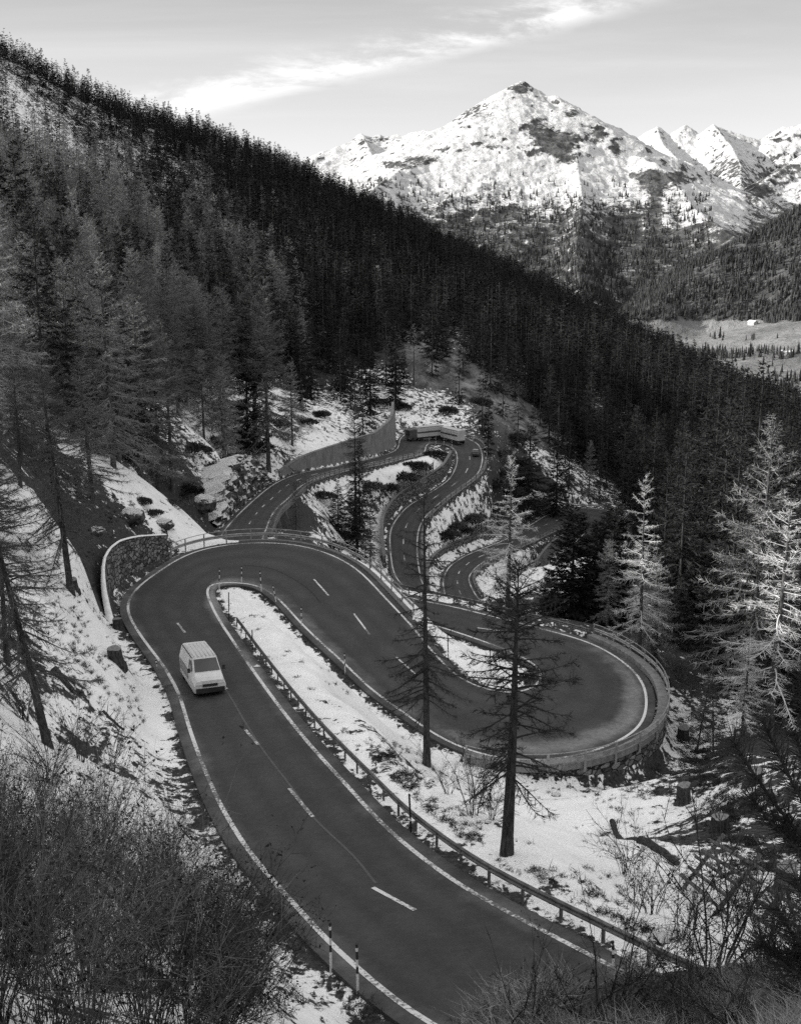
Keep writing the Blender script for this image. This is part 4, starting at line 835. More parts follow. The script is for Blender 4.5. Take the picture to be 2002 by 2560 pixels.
def larch(seed, H=20.0, Rc=3.2, cb=0.25, nb=95, r0=0.26, droop=0.5, twig=1.0, sub=4, tw=0.022, bark=None, tm=None, lean=0.02, step=0.2, shape=0.75, low=0.0, bw=1.0, hang=0.35, gap=0.0, tubes=True):
    r = np.random.default_rng(seed); P = trunk_path(r, H, lean); ts = np.linspace(0, 1, len(P)); k = Twigs()
    t_ = np.sort(cb + (0.985 - cb) * r.uniform(0, 1, nb) ** 0.9); rel = (t_ - cb) / (1 - cb)
    Lb = Rc * np.clip((1 - rel) ** shape, 0.08, 1) * r.uniform(0.6, 1.1, nb) * (1 - low * (1 - rel) ** 3)
    if gap: Lb *= np.where(r.uniform(size=nb) < gap, 0.35, 1)
    az = np.arange(nb) * 2.39996 + r.normal(size=nb) * 0.4
    base = np.stack([np.interp(t_, ts, P[:, c]) for c in range(3)], 1)
    e0 = np.tan(np.radians(-12 + 62 * rel ** 1.5 + r.normal(size=nb) * 9)); S = np.linspace(0, 1, 8)
    dr = droop * (1 - 0.7 * rel) * r.uniform(0.6, 1.3, nb); wob = r.normal(size=(nb, 1)) * 0.18
    hx = Lb[:, None] * S[None]; side = wob * Lb[:, None] * S[None] ** 2
    z = Lb[:, None] * (e0[:, None] * S[None] - dr[:, None] * S[None] ** 1.6 + 0.55 * dr[:, None] * S[None] ** 4)
    c, s_ = np.cos(az)[:, None], np.sin(az)[:, None]
    B = base[:, None] + np.stack([c * hx - s_ * side, s_ * hx + c * side, z], 2)
    rad = (0.012 + 0.014 * Lb)[:, None] * (1 - 0.85 * S[None]) * bw
    if tubes: k.tubes(B, rad)
    nt_ = np.maximum(3, (Lb / step).astype(int)); bi = np.repeat(np.arange(nb), nt_ * 2); u = r.uniform(0.1, 1.0, len(bi)) ** 0.8
    f = u * 7; i0 = np.minimum(f.astype(int), 6); fr_ = (f - i0)[:, None]; p0 = B[bi, i0] * (1 - fr_) + B[bi, i0 + 1] * fr_
    dv_ = B[bi, i0 + 1] - B[bi, i0]; dv_ /= np.linalg.norm(dv_, axis=1)[:, None] + 1e-9
    sd = np.cross(dv_, [0, 0, 1.0]); sd /= np.linalg.norm(sd, axis=1)[:, None] + 1e-9; sg = np.where(r.uniform(size=len(bi)) < 0.5, -1, 1)[:, None]
    d = dv_ * r.uniform(0.3, 1.0, (len(bi), 1)) + sd * sg * r.uniform(0.4, 1.0, (len(bi), 1)) + np.array([0, 0, -1.0]) * r.normal(hang, 0.35, (len(bi), 1)); d /= np.linalg.norm(d, axis=1)[:, None]
    tl = (0.25 + 0.55 * r.uniform(size=len(bi))) * np.clip(Lb[bi] / 2.2, 0.35, 1.25) * (1.1 - 0.55 * u) * twig
    p1 = p0 + d * tl[:, None] * 0.55; p2 = p1 + (d + np.array([0, 0, 0.25])) * tl[:, None] * 0.5
    k.quads(p0, p1, tw, tw * 0.7, r); k.blades(p1, p2, tw * 0.75, r)
    if sub:
        q = np.repeat(np.arange(len(bi)), sub); g = r.uniform(0.15, 0.98, (len(q), 1)); a = np.where(g < 0.5, p0[q] + (p1 - p0)[q] * g * 2, p1[q] + (p2 - p1)[q] * (g * 2 - 1))
        dd = d[q] * 0.6 + r.normal(size=(len(q), 3)) * 0.6; dd[:, 2] += 0.15
        k.blades(a, a + dd * (0.14 * twig * r.uniform(0.5, 1.4, (len(q), 1))), tw * 0.62, r)
    return trunk_mesh('trunk', P, r0, bark or M_BARK), k.mesh('crown', tm or M_LARCH), B, P
def spruce(seed, H=20.0, Rc=2.6, cb=0.08, nb=150, r0=0.24, step=0.17, sz=1.0, tm=None, full=0.8, tubes=True, sub=2):
    r = np.random.default_rng(seed); P = trunk_path(r, H, 0.0, 0.05); ts = np.linspace(0, 1, len(P)); k = Twigs()
    t_ = np.sort(cb + (0.99 - cb) * r.uniform(0, 1, nb)); rel = (t_ - cb) / (1 - cb); Lb = Rc * np.clip((1 - rel) ** full + 0.03, 0.05, 1) * r.uniform(0.62, 1.12, nb) * np.clip(0.55 + rel * 4, 0, 1)
    az = np.arange(nb) * 2.39996 + r.normal(size=nb) * 0.5; base = np.stack([np.interp(t_, ts, P[:, c]) for c in range(3)], 1); S = np.linspace(0, 1, 6)
    e0 = np.tan(np.radians(-22 + 62 * rel ** 1.3 + r.normal(size=nb) * 6))
    z = Lb[:, None] * (e0[:, None] * S[None] - 0.35 * S[None] ** 1.5 + 0.32 * S[None] ** 3); hx = Lb[:, None] * S[None]
    B = base[:, None] + np.stack([np.cos(az)[:, None] * hx, np.sin(az)[:, None] * hx, z], 2); (k.tubes(B, (0.01 + 0.01 * Lb)[:, None] * (1 - 0.8 * S[None])) if tubes else None)
    n_ = np.maximum(3, (Lb / step).astype(int)); bi = np.repeat(np.arange(nb), n_ * 2); u = r.uniform(0.12, 1.0, len(bi)) ** 0.75
    f = u * 5; i0 = np.minimum(f.astype(int), 4); fr_ = (f - i0)[:, None]; p0 = B[bi, i0] * (1 - fr_) + B[bi, i0 + 1] * fr_
    dv_ = B[bi, i0 + 1] - B[bi, i0]; dv_ /= np.linalg.norm(dv_, axis=1)[:, None] + 1e-9; sd = np.cross(dv_, [0, 0, 1.0]); sd /= np.linalg.norm(sd, axis=1)[:, None] + 1e-9
    sg = np.where(r.uniform(size=len(bi)) < 0.5, -1, 1)[:, None]; d = dv_ * r.uniform(0.5, 1.0, (len(bi), 1)) + sd * sg * r.uniform(0.2, 1.0, (len(bi), 1)) + np.array([0, 0, -1.0]) * r.normal(0.28, 0.22, (len(bi), 1)); d /= np.linalg.norm(d, axis=1)[:, None]
    tl = (0.28 + 0.34 * r.uniform(size=len(bi))) * np.clip(Lb[bi] / 1.6, 0.45, 1.2) * sz
    k.quads(p0, p0 + d * tl[:, None], 0.13 * sz, 0.03 * sz, r, np.array([0, 0, 1.0]))
    q = np.repeat(np.arange(len(bi)), sub); g = r.uniform(0.1, 0.9, (len(q), 1)); a = p0[q] + d[q] * tl[q][:, None] * g; dd = d[q] * 0.8 + r.normal(size=(len(q), 3)) * 0.5
    k.blades(a, a + dd * 0.2 * sz, 0.07 * sz, r)
    return trunk_mesh('trunk', P, r0, M_BARKD), k.mesh('crown', tm or M_SPRUCE), B, P
def place(kind, meshes, loc, label, cat='tree', group=None, rz=0.0, sc=1.0, scz=None, tilt=(0, 0)):
    rt = empty(kind, loc, rz); rt.rotation_euler = (tilt[0], tilt[1], rz); rt.scale = (sc, sc, scz or sc); tag(rt, label, cat, group)
    link('trunk', meshes[0], rt); link('crown', meshes[1], rt); return rt
def ztop(base, py): d = ray([(CX, py)])[0]; return base[1] * d[2] / d[1] - base[2]      # height whose top is seen at picture row py
# --- the two lone larches on the snow between the loops
g = ground_hit(1067, 1914); h_ = ztop(g, 1192)
mA = larch(11, h_, 3.0, 0.22, 128, 0.24, 0.5, 1.0, 5, 0.032, M_BARKD, M_LARCHD, -0.016, 0.13, 0.42, 0.0, 1.3, 0.3, 0.35)
place('larch_tree', mA, g, 'slender dark lone larch with thin bare branches, the farther of the two on the snow')
g = ground_hit(1266, 2136); h_ = ztop(g, 1400)
mB = larch(23, h_, 3.0, 0.26, 128, 0.25, 0.42, 1.0, 6, 0.030, M_BARKD, M_LARCHD, 0.022, 0.13, 0.45, 0.15, 1.1, 0.35, 0.35)
place('larch_tree', mB, g, 'stout dark lone larch with drooping bare branches, the nearer of the two on the snow')
# --- kinds for the forest: a few shapes each
SPR = [spruce(100 + i, 20, 3.0 + 0.45 * (i % 3), 0.04, 170, 0.24, 0.17, 1.2, None, 0.62 + 0.12 * (i % 3)) for i in range(5)]
LAR = [larch(200 + i, 20, 4.1 + 0.5 * (i % 3), 0.10 + 0.06 * (i % 2), 135, 0.27, 0.45, 1.4, 5, 0.055, M_BARK, M_LARCH, 0.01, 0.17, 0.55 + 0.1 * (i % 3), 0.1) for i in range(5)]
LIT = [larch(300 + i, 20, 4.0, 0.24, 105, 0.27, 0.35, 1.3, 5, 0.034, M_BARK, M_SUNLIT, 0.01, 0.15, 0.7, 0.1, 1.0, 0.3, 0.35) for i in range(2)]
DIM = [larch(320 + i, 20, 3.8, 0.24, 140, 0.27, 0.62, 1.3, 5, 0.032, M_BARKD, tone('grey_larch_twigs', 0.045, 0.10), 0.015, 0.16, 0.38, 0.0, 1.2) for i in range(2)]
DEN = [spruce(150 + i, 20, 4.2, 0.03, 300, 0.3, 0.17, 1.35, None, 0.6) for i in range(2)]     # old firs with full crowns
def px_of_pt(P):
    f = P[:, 1] * math.cos(PITCH) - P[:, 2] * math.sin(PITCH); u = P[:, 1] * math.sin(PITCH) + P[:, 2] * math.cos(PITCH)
    return CX + FPX * P[:, 0] / f, CY - FPX * u / f
NAMED = []                                # (x, y) of hand-placed trees, so that the forest keeps its distance
def named(kind, protos, pi, bx, by, r, py_top, label, rz=0.0, wide=1.0, tilt=(0, 0), hit=False, group=None):
    """a tree whose foot stands at picture column bx, distance r, and whose top reaches row py_top"""
    if hit: b = ground_hit(bx, by)
    else: b = at_r([(bx, by)], [r])[0]; b[2] = ground_z(b[0], b[1])
    h = ztop(b, py_top); p = protos[pi]; NAMED.append((b[0], b[1]))
    return place(kind, p, b - [0, 0, 0.15], label, 'tree', group, rz, h / 20 * wide, h / 20, tilt)
named('larch_tree', LIT, 0, 1268, 1500, 118, 1130, 'sunlit pale larch behind the wide hairpin, in line with the nearer lone larch', 0.4, 1.15)
named('larch_tree', LIT, 0, 1598, 1600, 99, 1188, 'tall bright larch with a slim top behind the rail of the wide hairpin', 1.9, 0.95)
named('larch_tree', LIT, 1, 1930, 1700, 84, 1240, 'broad bright sunlit larch at the right edge above the dark bank', 0.3, 1.5)
named('larch_tree', LIT, 1, 1855, 1850, 83, 1590, 'small pale larch below the broad bright one at the right', 2.2, 1.7)
named('larch_tree', LAR, 1, 1640, 1640, 103, 1385, 'thin grey larch leaning beside the tall bright larch with the slim top', 2.0, 1.2, (0, 0.06))
named('larch_tree', LAR, 2, 1745, 1560, 135, 1272, 'grey larch between the two bright larches at the right', 1.0, 1.1)
named('larch_tree', LAR, 3, 1515, 1600, 112, 1345, 'half pale larch left of the tall bright one, behind the hairpin rail', 3.0, 1.1)
named('spruce_tree', DEN, 0, 1425, 1600, 118, 1262, 'dark spruce behind the wide hairpin, its top against the lowest loop of road', 0.2, 1.3)
named('spruce_tree', DEN, 1, 1482, 1600, 122, 1300, 'dark spruce close to the right of the spruce before the lowest loop', 1.2, 1.35)
named('spruce_tree', DEN, 0, 1525, 1560, 128, 1243, 'dark spruce behind the half pale larch at the hairpin rail', 2.4, 1.2)
named('spruce_tree', DEN, 1, 1372, 1600, 126, 1430, 'lower dark spruce in the gap right of the sunlit larch', 4.0, 1.5)
named('spruce_tree', DEN, 1, 1800, 1650, 118, 1370, 'dark spruce filling the gap left of the broad bright larch', 0.5, 1.6)
named('spruce_tree', DEN, 0, 1985, 1800, 100, 1520, 'dark spruce under the broad bright larch at the right edge', 0.9, 1.9)
named('spruce_tree', SPR, 2, 1690, 1650, 112, 1440, 'low dark spruce behind the thin leaning grey larch', 2.9, 1.7)
# left: big larches on the bank above the first hairpin
named('larch_tree', DIM, 0, 122, 1866, 52, 1010, 'large leaning larch trunk at the left edge, the nearest tree on the left bank', 0.0, 1.0, (0, -0.17), True)
named('larch_tree', DIM, 1, 178, 1478, 76, 905, 'large larch with a thick trunk on the bank left of the stone wall', 1.0, 1.15, (0, -0.10), True)
named('larch_tree', DIM, 0, 18, 1660, 62, 1080, 'dark larch trunk at the very left edge behind the large leaning one', 2.1, 0.95, (0, -0.08), True)
named('larch_tree', LAR, 0, 352, 1203, 140, 735, 'broad grey larch with hanging branches left of the rock by the viaduct', 0.7, 1.25)
named('larch_tree', LAR, 2, 250, 1240, 125, 850, 'grey larch with low swept branches left of the broad one by the rock', 2.7, 1.2)
named('larch_tree', DIM, 1, 60, 1240, 95, 800, 'tall grey larch at the left edge with a bent top', 3.6, 1.15)
named('larch_tree', LAR, 4, 430, 1190, 168, 830, 'grey larch just left of the rock face', 4.0, 1.1)
named('larch_tree', LAR, 1, 562, 1035, 232, 715, 'tall larch on the snow bank above the rock, left of three', 0.2, 1.0)
named('larch_tree', LAR, 3, 638, 1060, 238, 640, 'tall larch on the snow bank above the rock, middle of three', 1.3, 1.0)
named('larch_tree', LAR, 2, 670, 1098, 232, 690, 'tall larch on the snow bank above the rock, right of three', 2.0, 0.9)
named('larch_tree', DIM, 0, 888, 1236, 226, 1010, 'thin bare larch between the concrete wall and the barred snow fence', 1.5, 0.8)
named('spruce_tree', SPR, 1, 899, 1246, 224, 1105, 'dark slim spruce beside the thin bare larch between the loops', 1.5, 1.1)
named('spruce_tree', SPR, 2, 845, 1278, 218, 1198, 'dark young spruce on the snow left of the slim one between the loops', 0.5, 1.3)
named('spruce_tree', SPR, 3, 893, 1320, 212, 1240, 'dark bushy young spruce below the slim one between the loops', 0.5, 1.9)
named('larch_tree', DIM, 1, 740, 1350, 192, 1205, 'thin bare young larch in front of the viaduct struts', 0.9, 0.8)
named('larch_tree', DIM, 0, 927, 1362, 205, 1255, 'small bare larch on the snow beside the pale stone wall', 2.9, 0.9)
named('spruce_tree', SPR, 0, 1218, 1186, 290, 985, 'dark spruce with a bare lower trunk next to the dark car', 0.2, 0.85)
named('spruce_tree', SPR, 4, 1322, 1215, 296, 1035, 'dark spruce on the rocky knoll behind the sunlit larch top', 1.2, 1.2)
named('spruce_tree', SPR, 2, 1390, 1245, 304, 1072, 'dark spruce with a clear trunk above the far bend of the lowest loop', 2.2, 1.1)
named('larch_tree', LAR, 0, 1470, 1262, 322, 1100, 'grey larch behind the guard rail of the lowest loop', 0.2, 0.9)
named('larch_tree', LAR, 3, 1262, 1180, 300, 1060, 'small grey larch right of the dark car', 1.2, 0.9)
named('larch_tree', DIM, 1, 1740, 1880, 78, 1690, 'crooked young larch on the snow slope right of the hairpin, the left of two', 0.2, 1.0, (0, 0.10), True)
named('larch_tree', DIM, 0, 1782, 1893, 77, 1690, 'crooked young larch on the snow slope right of the hairpin, the right of two', 1.6, 1.0, (0, 0.22), True)
for bx, by, r_, pt, k_, lab in [(60,1330,84,930,1,'dim larch with sweeping branches at the left edge above the snow'),(140,1290,98,860,0,'dim larch just left of the thick trunk on the left bank'),(235,1275,108,890,1,'dim larch behind the thick trunk on the left bank'),(-20,1400,74,960,0,'dim larch half outside the left edge'),(300,1215,128,800,1,'dim larch above the stone wall of the nearest hairpin'),(95,1190,110,770,1,'dim larch standing high on the left bank'),(185,1170,128,760,0,'dim larch in the second row of the left bank'),(10,1160,118,745,0,'dim larch in the second row at the left edge'),(395,1225,146,880,0,'dim larch right above the end of the stone wall')]:
    named('larch_tree', LAR if k_ and r_ > 105 else DIM, int(bx) % 2, bx, by, r_, pt, lab, bx * 0.13, 1.35, (0.03, -0.03))
# --- the forest: where trees stand, how dense, and how many are larches
def idw(tab, px, py):
    tab = np.array(tab, float); w_ = np.zeros(px.shape); v = np.zeros(px.shape)
    for x, y, t in tab:
        q = 1.0 / ((px - x) ** 2 + (py - y) ** 2 + 900) ** 1.5; w_ += q; v += q * t
    return v / w_
DENS = [(600,1080,.10),(750,1040,.16),(500,1120,.2),(500,1230,.2),(1050,900,.14),(1130,950,.08),(1200,1000,.10),(1280,1060,.15),(1330,1120,.25),(1450,1060,.8),(900,950,.5),(1000,1020,.35),(850,1000,.4),(1100,1030,.10),(100,260,.5),(200,250,.55),(300,290,.65),(60,200,.65),(0,1000,1),(200,1000,1),(350,1000,1),(450,950,.9),(300,1150,.35),(150,1250,.25),(80,1330,.2),
 (300,600,1),(700,700,1),(1000,700,1),(1300,850,1),(1600,1000,1),(1900,1200,1),(1700,1300,1),(1600,1450,.8),(1850,1600,.9),(2000,1700,.9),(700,880,1),(900,830,.9),(850,700,.8),(1250,880,.6),(1400,1000,1),(1650,1650,.8),(1500,1560,.7),(420,1060,.7),(600,480,1),(900,600,1),(100,500,.9)]
LFR = [(100,420,.75),(250,450,.7),(100,330,.25),(300,600,.72),(550,650,.62),(150,900,.72),(400,900,.72),(700,850,.5),(900,780,.2),(600,480,.25),(450,500,.4),(1000,650,.04),(1300,850,.03),(1500,950,.02),(300,300,.1),(900,600,.05),(1700,1050,.02),(1150,800,.06),(100,220,.05),(1000,950,.2),(450,380,.15),(750,600,.06),(1800,1250,.08),(1700,1500,.2),(850,680,.05)]
fr_ng = np.random.default_rng(99); cand = []
for r0_, r1_, sp_ in ((84, 200, 5.2), (200, 420, 4.8), (420, 1130, 5.8)):
    A_ = R(42) * (r1_ ** 2 - r0_ ** 2) / 2; n_ = int(A_ / sp_ ** 2)
    rr = np.sqrt(fr_ng.uniform(r0_ ** 2, r1_ ** 2, n_)); aa = fr_ng.uniform(R(-21), R(21), n_); cand.append(np.stack([rr * np.sin(aa), rr * np.cos(aa), rr], 1))
cand = np.vstack(cand); cz = ground_z(cand[:, 0], cand[:, 1]); CP = np.stack([cand[:, 0], cand[:, 1], cz], 1)
cpx, cpy = px_of_pt(CP); keep = (cpy < 1900) & (cpx > -150) & (cpx < 2150)
keep &= fr_ng.uniform(size=len(CP)) < np.clip(idw(DENS, cpx, cpy), 0, 1) ** 1.4
# hidden behind the ridge or another slope: drop
ridge_el = np.full(len(CP), -9.0)
for rr in np.exp(np.linspace(math.log(60), math.log(1150), 60)):
    q = cand[:, 2] > rr * 1.01; ridge_el[q] = np.maximum(ridge_el[q], (ground_z(cand[q, 0] / cand[q, 2] * rr, cand[q, 1] / cand[q, 2] * rr)) / rr)
keep &= (cz + 19) / cand[:, 2] > ridge_el
CP, cpx, cpy, crr = CP[keep], cpx[keep], cpy[keep], cand[keep, 2]
lf = idw(LFR, cpx, cpy); n1_ = 0.5 + 0.9 * perlin(CP[:, 0] / 38, CP[:, 1] / 38, 17); isl = (0.55 * fr_ng.uniform(size=len(CP)) + 0.45 * n1_) < lf
Hh = np.where(isl, fr_ng.normal(19, 3, len(CP)), fr_ng.normal(19, 5.5, len(CP))).clip(9, 28) * np.where(crr > 700, 0.85, 1.0)
rp = np.vstack([MID[::3], AL[::3], AR[::3]]); vis = np.ones(len(MID), bool)
for q in ('link', 'h4', 's7'): vis[SECI[q][0]:SECI[q][1]] = False
vis = np.concatenate([vis[::3]] * 3); rp = rp[vis]; rpx, rpy = px_of_pt(rp); rpr = np.hypot(rp[:, 0], rp[:, 1])
ok = np.ones(len(CP), bool); NM = np.array(NAMED)
for i, p in enumerate(CP):
    if crr[i] < 340:
        if road_gap(p[0], p[1]) < 4.5: ok[i] = False; continue
        if crr[i] < 200 and cpx[i] > 300 and cpx[i] < 1280 and cpy[i] > 1150: ok[i] = False; continue
        ty = px_of_pt(np.array([[p[0], p[1], p[2] + Hh[i]]]))[1][0]; wpx = 2.6 * FPX / crr[i]
        if ((rpr > crr[i] - 2) & (np.abs(rpx - cpx[i]) < wpx) & (rpy < cpy[i] + 8) & (rpy > ty - 6)).any(): ok[i] = False; continue
        if np.min(np.hypot(NM[:, 0] - p[0], NM[:, 1] - p[1])) < 2.2: ok[i] = False
CP, cpx, cpy, crr, isl, Hh = CP[ok], cpx[ok], cpy[ok], crr[ok], isl[ok], Hh[ok]
# the largest of each kind in the picture are individuals, the rest of the forest is one mass
size = Hh / crr * ((cpx > -20) & (cpx < 2022)); ind = np.zeros(len(CP), bool)
for kind, N_MAX in ((True, 270), (False, 270)):
    q = np.flatnonzero(isl == kind); q = q[np.argsort(-size[q])][:N_MAX]; ind[q] = True
def zone(x, y):
    if x < 520: return 'on the slope left of the viaduct road'
    if x < 1250: return 'on the slope behind the viaduct road and the truck bend'
    return 'on the dark slope right of the loops'
for i in np.flatnonzero(ind):
    if isl[i]: pr = LAR[int(fr_ng.integers(5))]; kd_, lab = 'larch_tree', 'grey twiggy larch among others ' + zone(cpx[i], cpy[i])
    else: pr = SPR[int(fr_ng.integers(5))]; kd_, lab = 'spruce_tree', 'dark narrow spruce among others ' + zone(cpx[i], cpy[i])
    s_ = Hh[i] / 20; place(kd_, pr, CP[i] - [0, 0, 0.4], lab, 'tree', ('larches ' if isl[i] else 'spruces ') + zone(cpx[i], cpy[i]), fr_ng.uniform(0, 6.28), s_ * fr_ng.uniform(0.9, 1.15), s_)
def mesh_arrays(me):
    V = np.empty(len(me.vertices) * 3, np.float32); me.vertices.foreach_get('co', V); me.calc_loop_triangles(); T = np.empty(len(me.loop_triangles) * 3, np.int32); me.loop_triangles.foreach_get('vertices', T)
    return V.reshape(-1, 3), T.reshape(-1, 3)
def lo_kind(f):
    t_, c_, *_ = f; a = mesh_arrays(t_); b = mesh_arrays(c_); 
    V = np.concatenate([a[0], b[0]]); T = np.concatenate([a[1], b[1] + len(a[0])]); m = np.concatenate([np.zeros(len(a[1]), int), np.ones(len(b[1]), int)])
    bpy.data.meshes.remove(t_); bpy.data.meshes.remove(c_); return V, T, m
LO = {('s', 0): [lo_kind(spruce(400 + i, 20, 3.3, 0.04, 66, 0.22, 0.42, 2.3, None, 0.75, False, 1)) for i in range(4)], ('s', 1): [lo_kind(spruce(410 + i, 20, 3.5, 0.04, 44, 0.22, 0.6, 3.4, None, 0.75, False, 0)) for i in range(4)],
      ('l', 0): [lo_kind(larch(420 + i, 20, 4.0, 0.13, 66, 0.24, 0.4, 1.8, 2, 0.10, None, None, 0.01, 0.34, 0.6, tubes=False)) for i in range(4)], ('l', 1): [lo_kind(larch(430 + i, 20, 4.2, 0.13, 50, 0.24, 0.4, 2.2, 1, 0.17, None, None, 0.01, 0.45, 0.6, tubes=False)) for i in range(4)]}
def vtone(name, lo, hi):
    def f(N):
        N.color(N.ramp(N.attr('tone'), 0, 1, lo, hi, False)); N.bsdf.inputs['Roughness'].default_value = 0.85; N.bsdf.inputs['Specular IOR Level'].default_value = 0.05
    return mat(name, f)
def bake(name, idxs, key, mats, P, H, seed, wv=0.15):
    r = np.random.default_rng(seed); Vs, Ts, Ms, To = [], [], [], []; n0_ = 0
    for i in idxs:
        V, T, m = LO[key(i)][int(r.integers(4))]; s_ = H[i] / 20; a = r.uniform(0, 6.28); c, s2 = math.cos(a), math.sin(a); k = s_ * r.uniform(1 - wv, 1 + wv)
        Q = np.stack([(V[:, 0] * c - V[:, 1] * s2) * k + P[i, 0], (V[:, 0] * s2 + V[:, 1] * c) * k + P[i, 1], V[:, 2] * s_ + P[i, 2] - 0.5], 1)
        Vs.append(Q.astype(np.float32)); Ts.append(T + n0_); Ms.append(m); To.append(np.full(len(V), r.uniform(), np.float32)); n0_ += len(V)
    me = mesh_np(name, np.concatenate(Vs), [np.concatenate(Ts)], mats, False, [np.concatenate(Ms)]); add_attr(me, 'tone', np.concatenate(To))
    tag(link(name, me), kind='stuff'); return n0_
rest = np.flatnonzero(~ind)
print('trees', len(CP), 'individual', ind.sum(), 'larch', isl.sum(), 'mass', len(rest))
M_BT = plain('far_bark', .03, .07, 1.0)
bake('spruce_forest', [i for i in rest if not isl[i]], lambda i: ('s', 0 if crr[i] < 480 else 1), [M_BT, vtone('far_spruce', 0.009, 0.038)], CP, Hh, 1)
bake('larch_forest', [i for i in rest if isl[i]], lambda i: ('l', 0 if crr[i] < 480 else 1), [M_BT, vtone('far_larch', 0.08, 0.32)], CP, Hh, 2)

# --- valley: tiny trees on the mountain foot, on the hillside across the valley and in lines between the meadows
def cone_kind(seed, n=3):
    r = np.random.default_rng(seed); V, T = [], []; m = 0
    for k in range(n):
        z0, z1 = 20 * k / n * 0.8 + 1, 20 * (k + 1.5) / n; z1 = min(z1, 20) if k < n - 1 else 20; rad = 3.6 * (1 - 0.27 * k); c = 7
        a = np.linspace(0, 6.28, c, endpoint=False) + r.uniform(0, 1); q = rad * r.uniform(0.6, 1.2, c)
        V += [[q[i] * math.cos(a[i]), q[i] * math.sin(a[i]), z0 + r.uniform(-1, 1.4)] for i in range(c)] + [[r.uniform(-.3, .3), r.uniform(-.3, .3), z1]]
        T += [[m + i, m + (i + 1) % c, m + c] for i in range(c)]; m += c + 1
    return np.array(V), np.array(T), np.ones(len(T), int)
LO[('c', 0)] = [cone_kind(500 + i) for i in range(4)]
q_ = np.random.default_rng(55)
def scatter(n, az, r0, r1, ok_):
    rr = np.sqrt(q_.uniform(r0 ** 2, r1 ** 2, n)); aa = q_.uniform(R(az[0]), R(az[1]), n); P = np.stack([rr * np.sin(aa), rr * np.cos(aa)], 1); z = far_z(P[:, 0], P[:, 1])
    P = np.column_stack([P, z]); px, py = px_of_pt(P); k = ok_(px, py, z, rr) > q_.uniform(size=n); return P[k]
def f_mtn(px, py, z, rr):
    n = 0.5 + 1.1 * perlin(px / 26, py / 18, 3) + 0.5 * perlin(px / 9, py / 9, 8); return (rr > 3700) * (px > 650) * (px < 1780) * sstep(z, 250, -20) ** 1.1 * np.clip(n + 0.35 * sstep(z, 60, -120) - 0.12, 0, 1) ** 1.6
def f_hill(px, py, z, rr):
    n = 0.8 + 1.2 * perlin(px / 60, py / 40, 13); m = (rr > 2900) * (rr < 3800) * (px > 1450) * (z > -256) * (py < 803 - 14 * perlin(px / 50, px * 0, 3)); return m * np.clip(n, 0, 1) * sstep(z, 190, 60)
def f_val(px, py, z, rr):
    n = perlin(px / 70 + 3, py / 22, 23); return (rr < 3000) * (px > 1450) * (0.35 * sstep(n, 0.22, 0.34) + (py > 948) * 0.9 + (np.abs(py - 890 + 12 * perlin(px / 60, px * 0, 4)) < 11) * (px > 1480) * 0.9)
TP = np.vstack([scatter(40000, (-6, 15), 3700, 5600, f_mtn), scatter(17000, (8, 22), 2800, 3800, f_hill), scatter(5000, (8, 22), 1700, 3000, f_val)])
print('valley trees', len(TP))
bake('valley_forest', range(len(TP)), lambda i: ('c', 0), [M_BT, vtone('valley_spruce', 0.018, 0.075)], TP, q_.normal(17, 4, len(TP)).clip(7, 26), 3)
# a farmhouse on the upper meadow and a barn on the lower one
def hut(px, py, sz, label, rz=0.5):
    d = ray([(px, py)])[0]; d /= np.hypot(d[0], d[1]); r = np.linspace(1700, 3500, 2000); z = far_z(d[0] * r, d[1] * r); k = np.argmax(d[2] * r <= z)
    o = empty('barn', (d[0] * r[k], d[1] * r[k], z[k]), rz); tag(o, label, 'barn'); a, b, h = sz
    m = MB(); m.box((0, 0, h / 2 - 1), (a, b, h + 2)); m.add([[-a / 2, -b / 2, h], [a / 2, -b / 2, h], [0, -b / 2, h + a * .3], [-a / 2, b / 2, h], [a / 2, b / 2, h], [0, b / 2, h + a * .3]], T=[[0, 1, 2], [3, 5, 4]]); m.build('wall', plain('barn_wall', .25, .5, .3), o)
    m = MB(); m.add([[-a * .58, -b * .56, h - .3], [0, -b * .56, h + a * .32], [0, b * .56, h + a * .32], [-a * .58, b * .56, h - .3], [a * .58, -b * .56, h - .3], [a * .58, b * .56, h - .3]], [[0, 1, 2, 3], [1, 4, 5, 2]]); m.build('roof', plain('barn_roof', .4, .7, .3), o)
hut(1880, 812, (14, 22, 7), 'small pale farmhouse on the upper meadow across the valley'); hut(1965, 886, (12, 20, 5), 'low pale barn on the lower meadow at the right edge', 1.2)
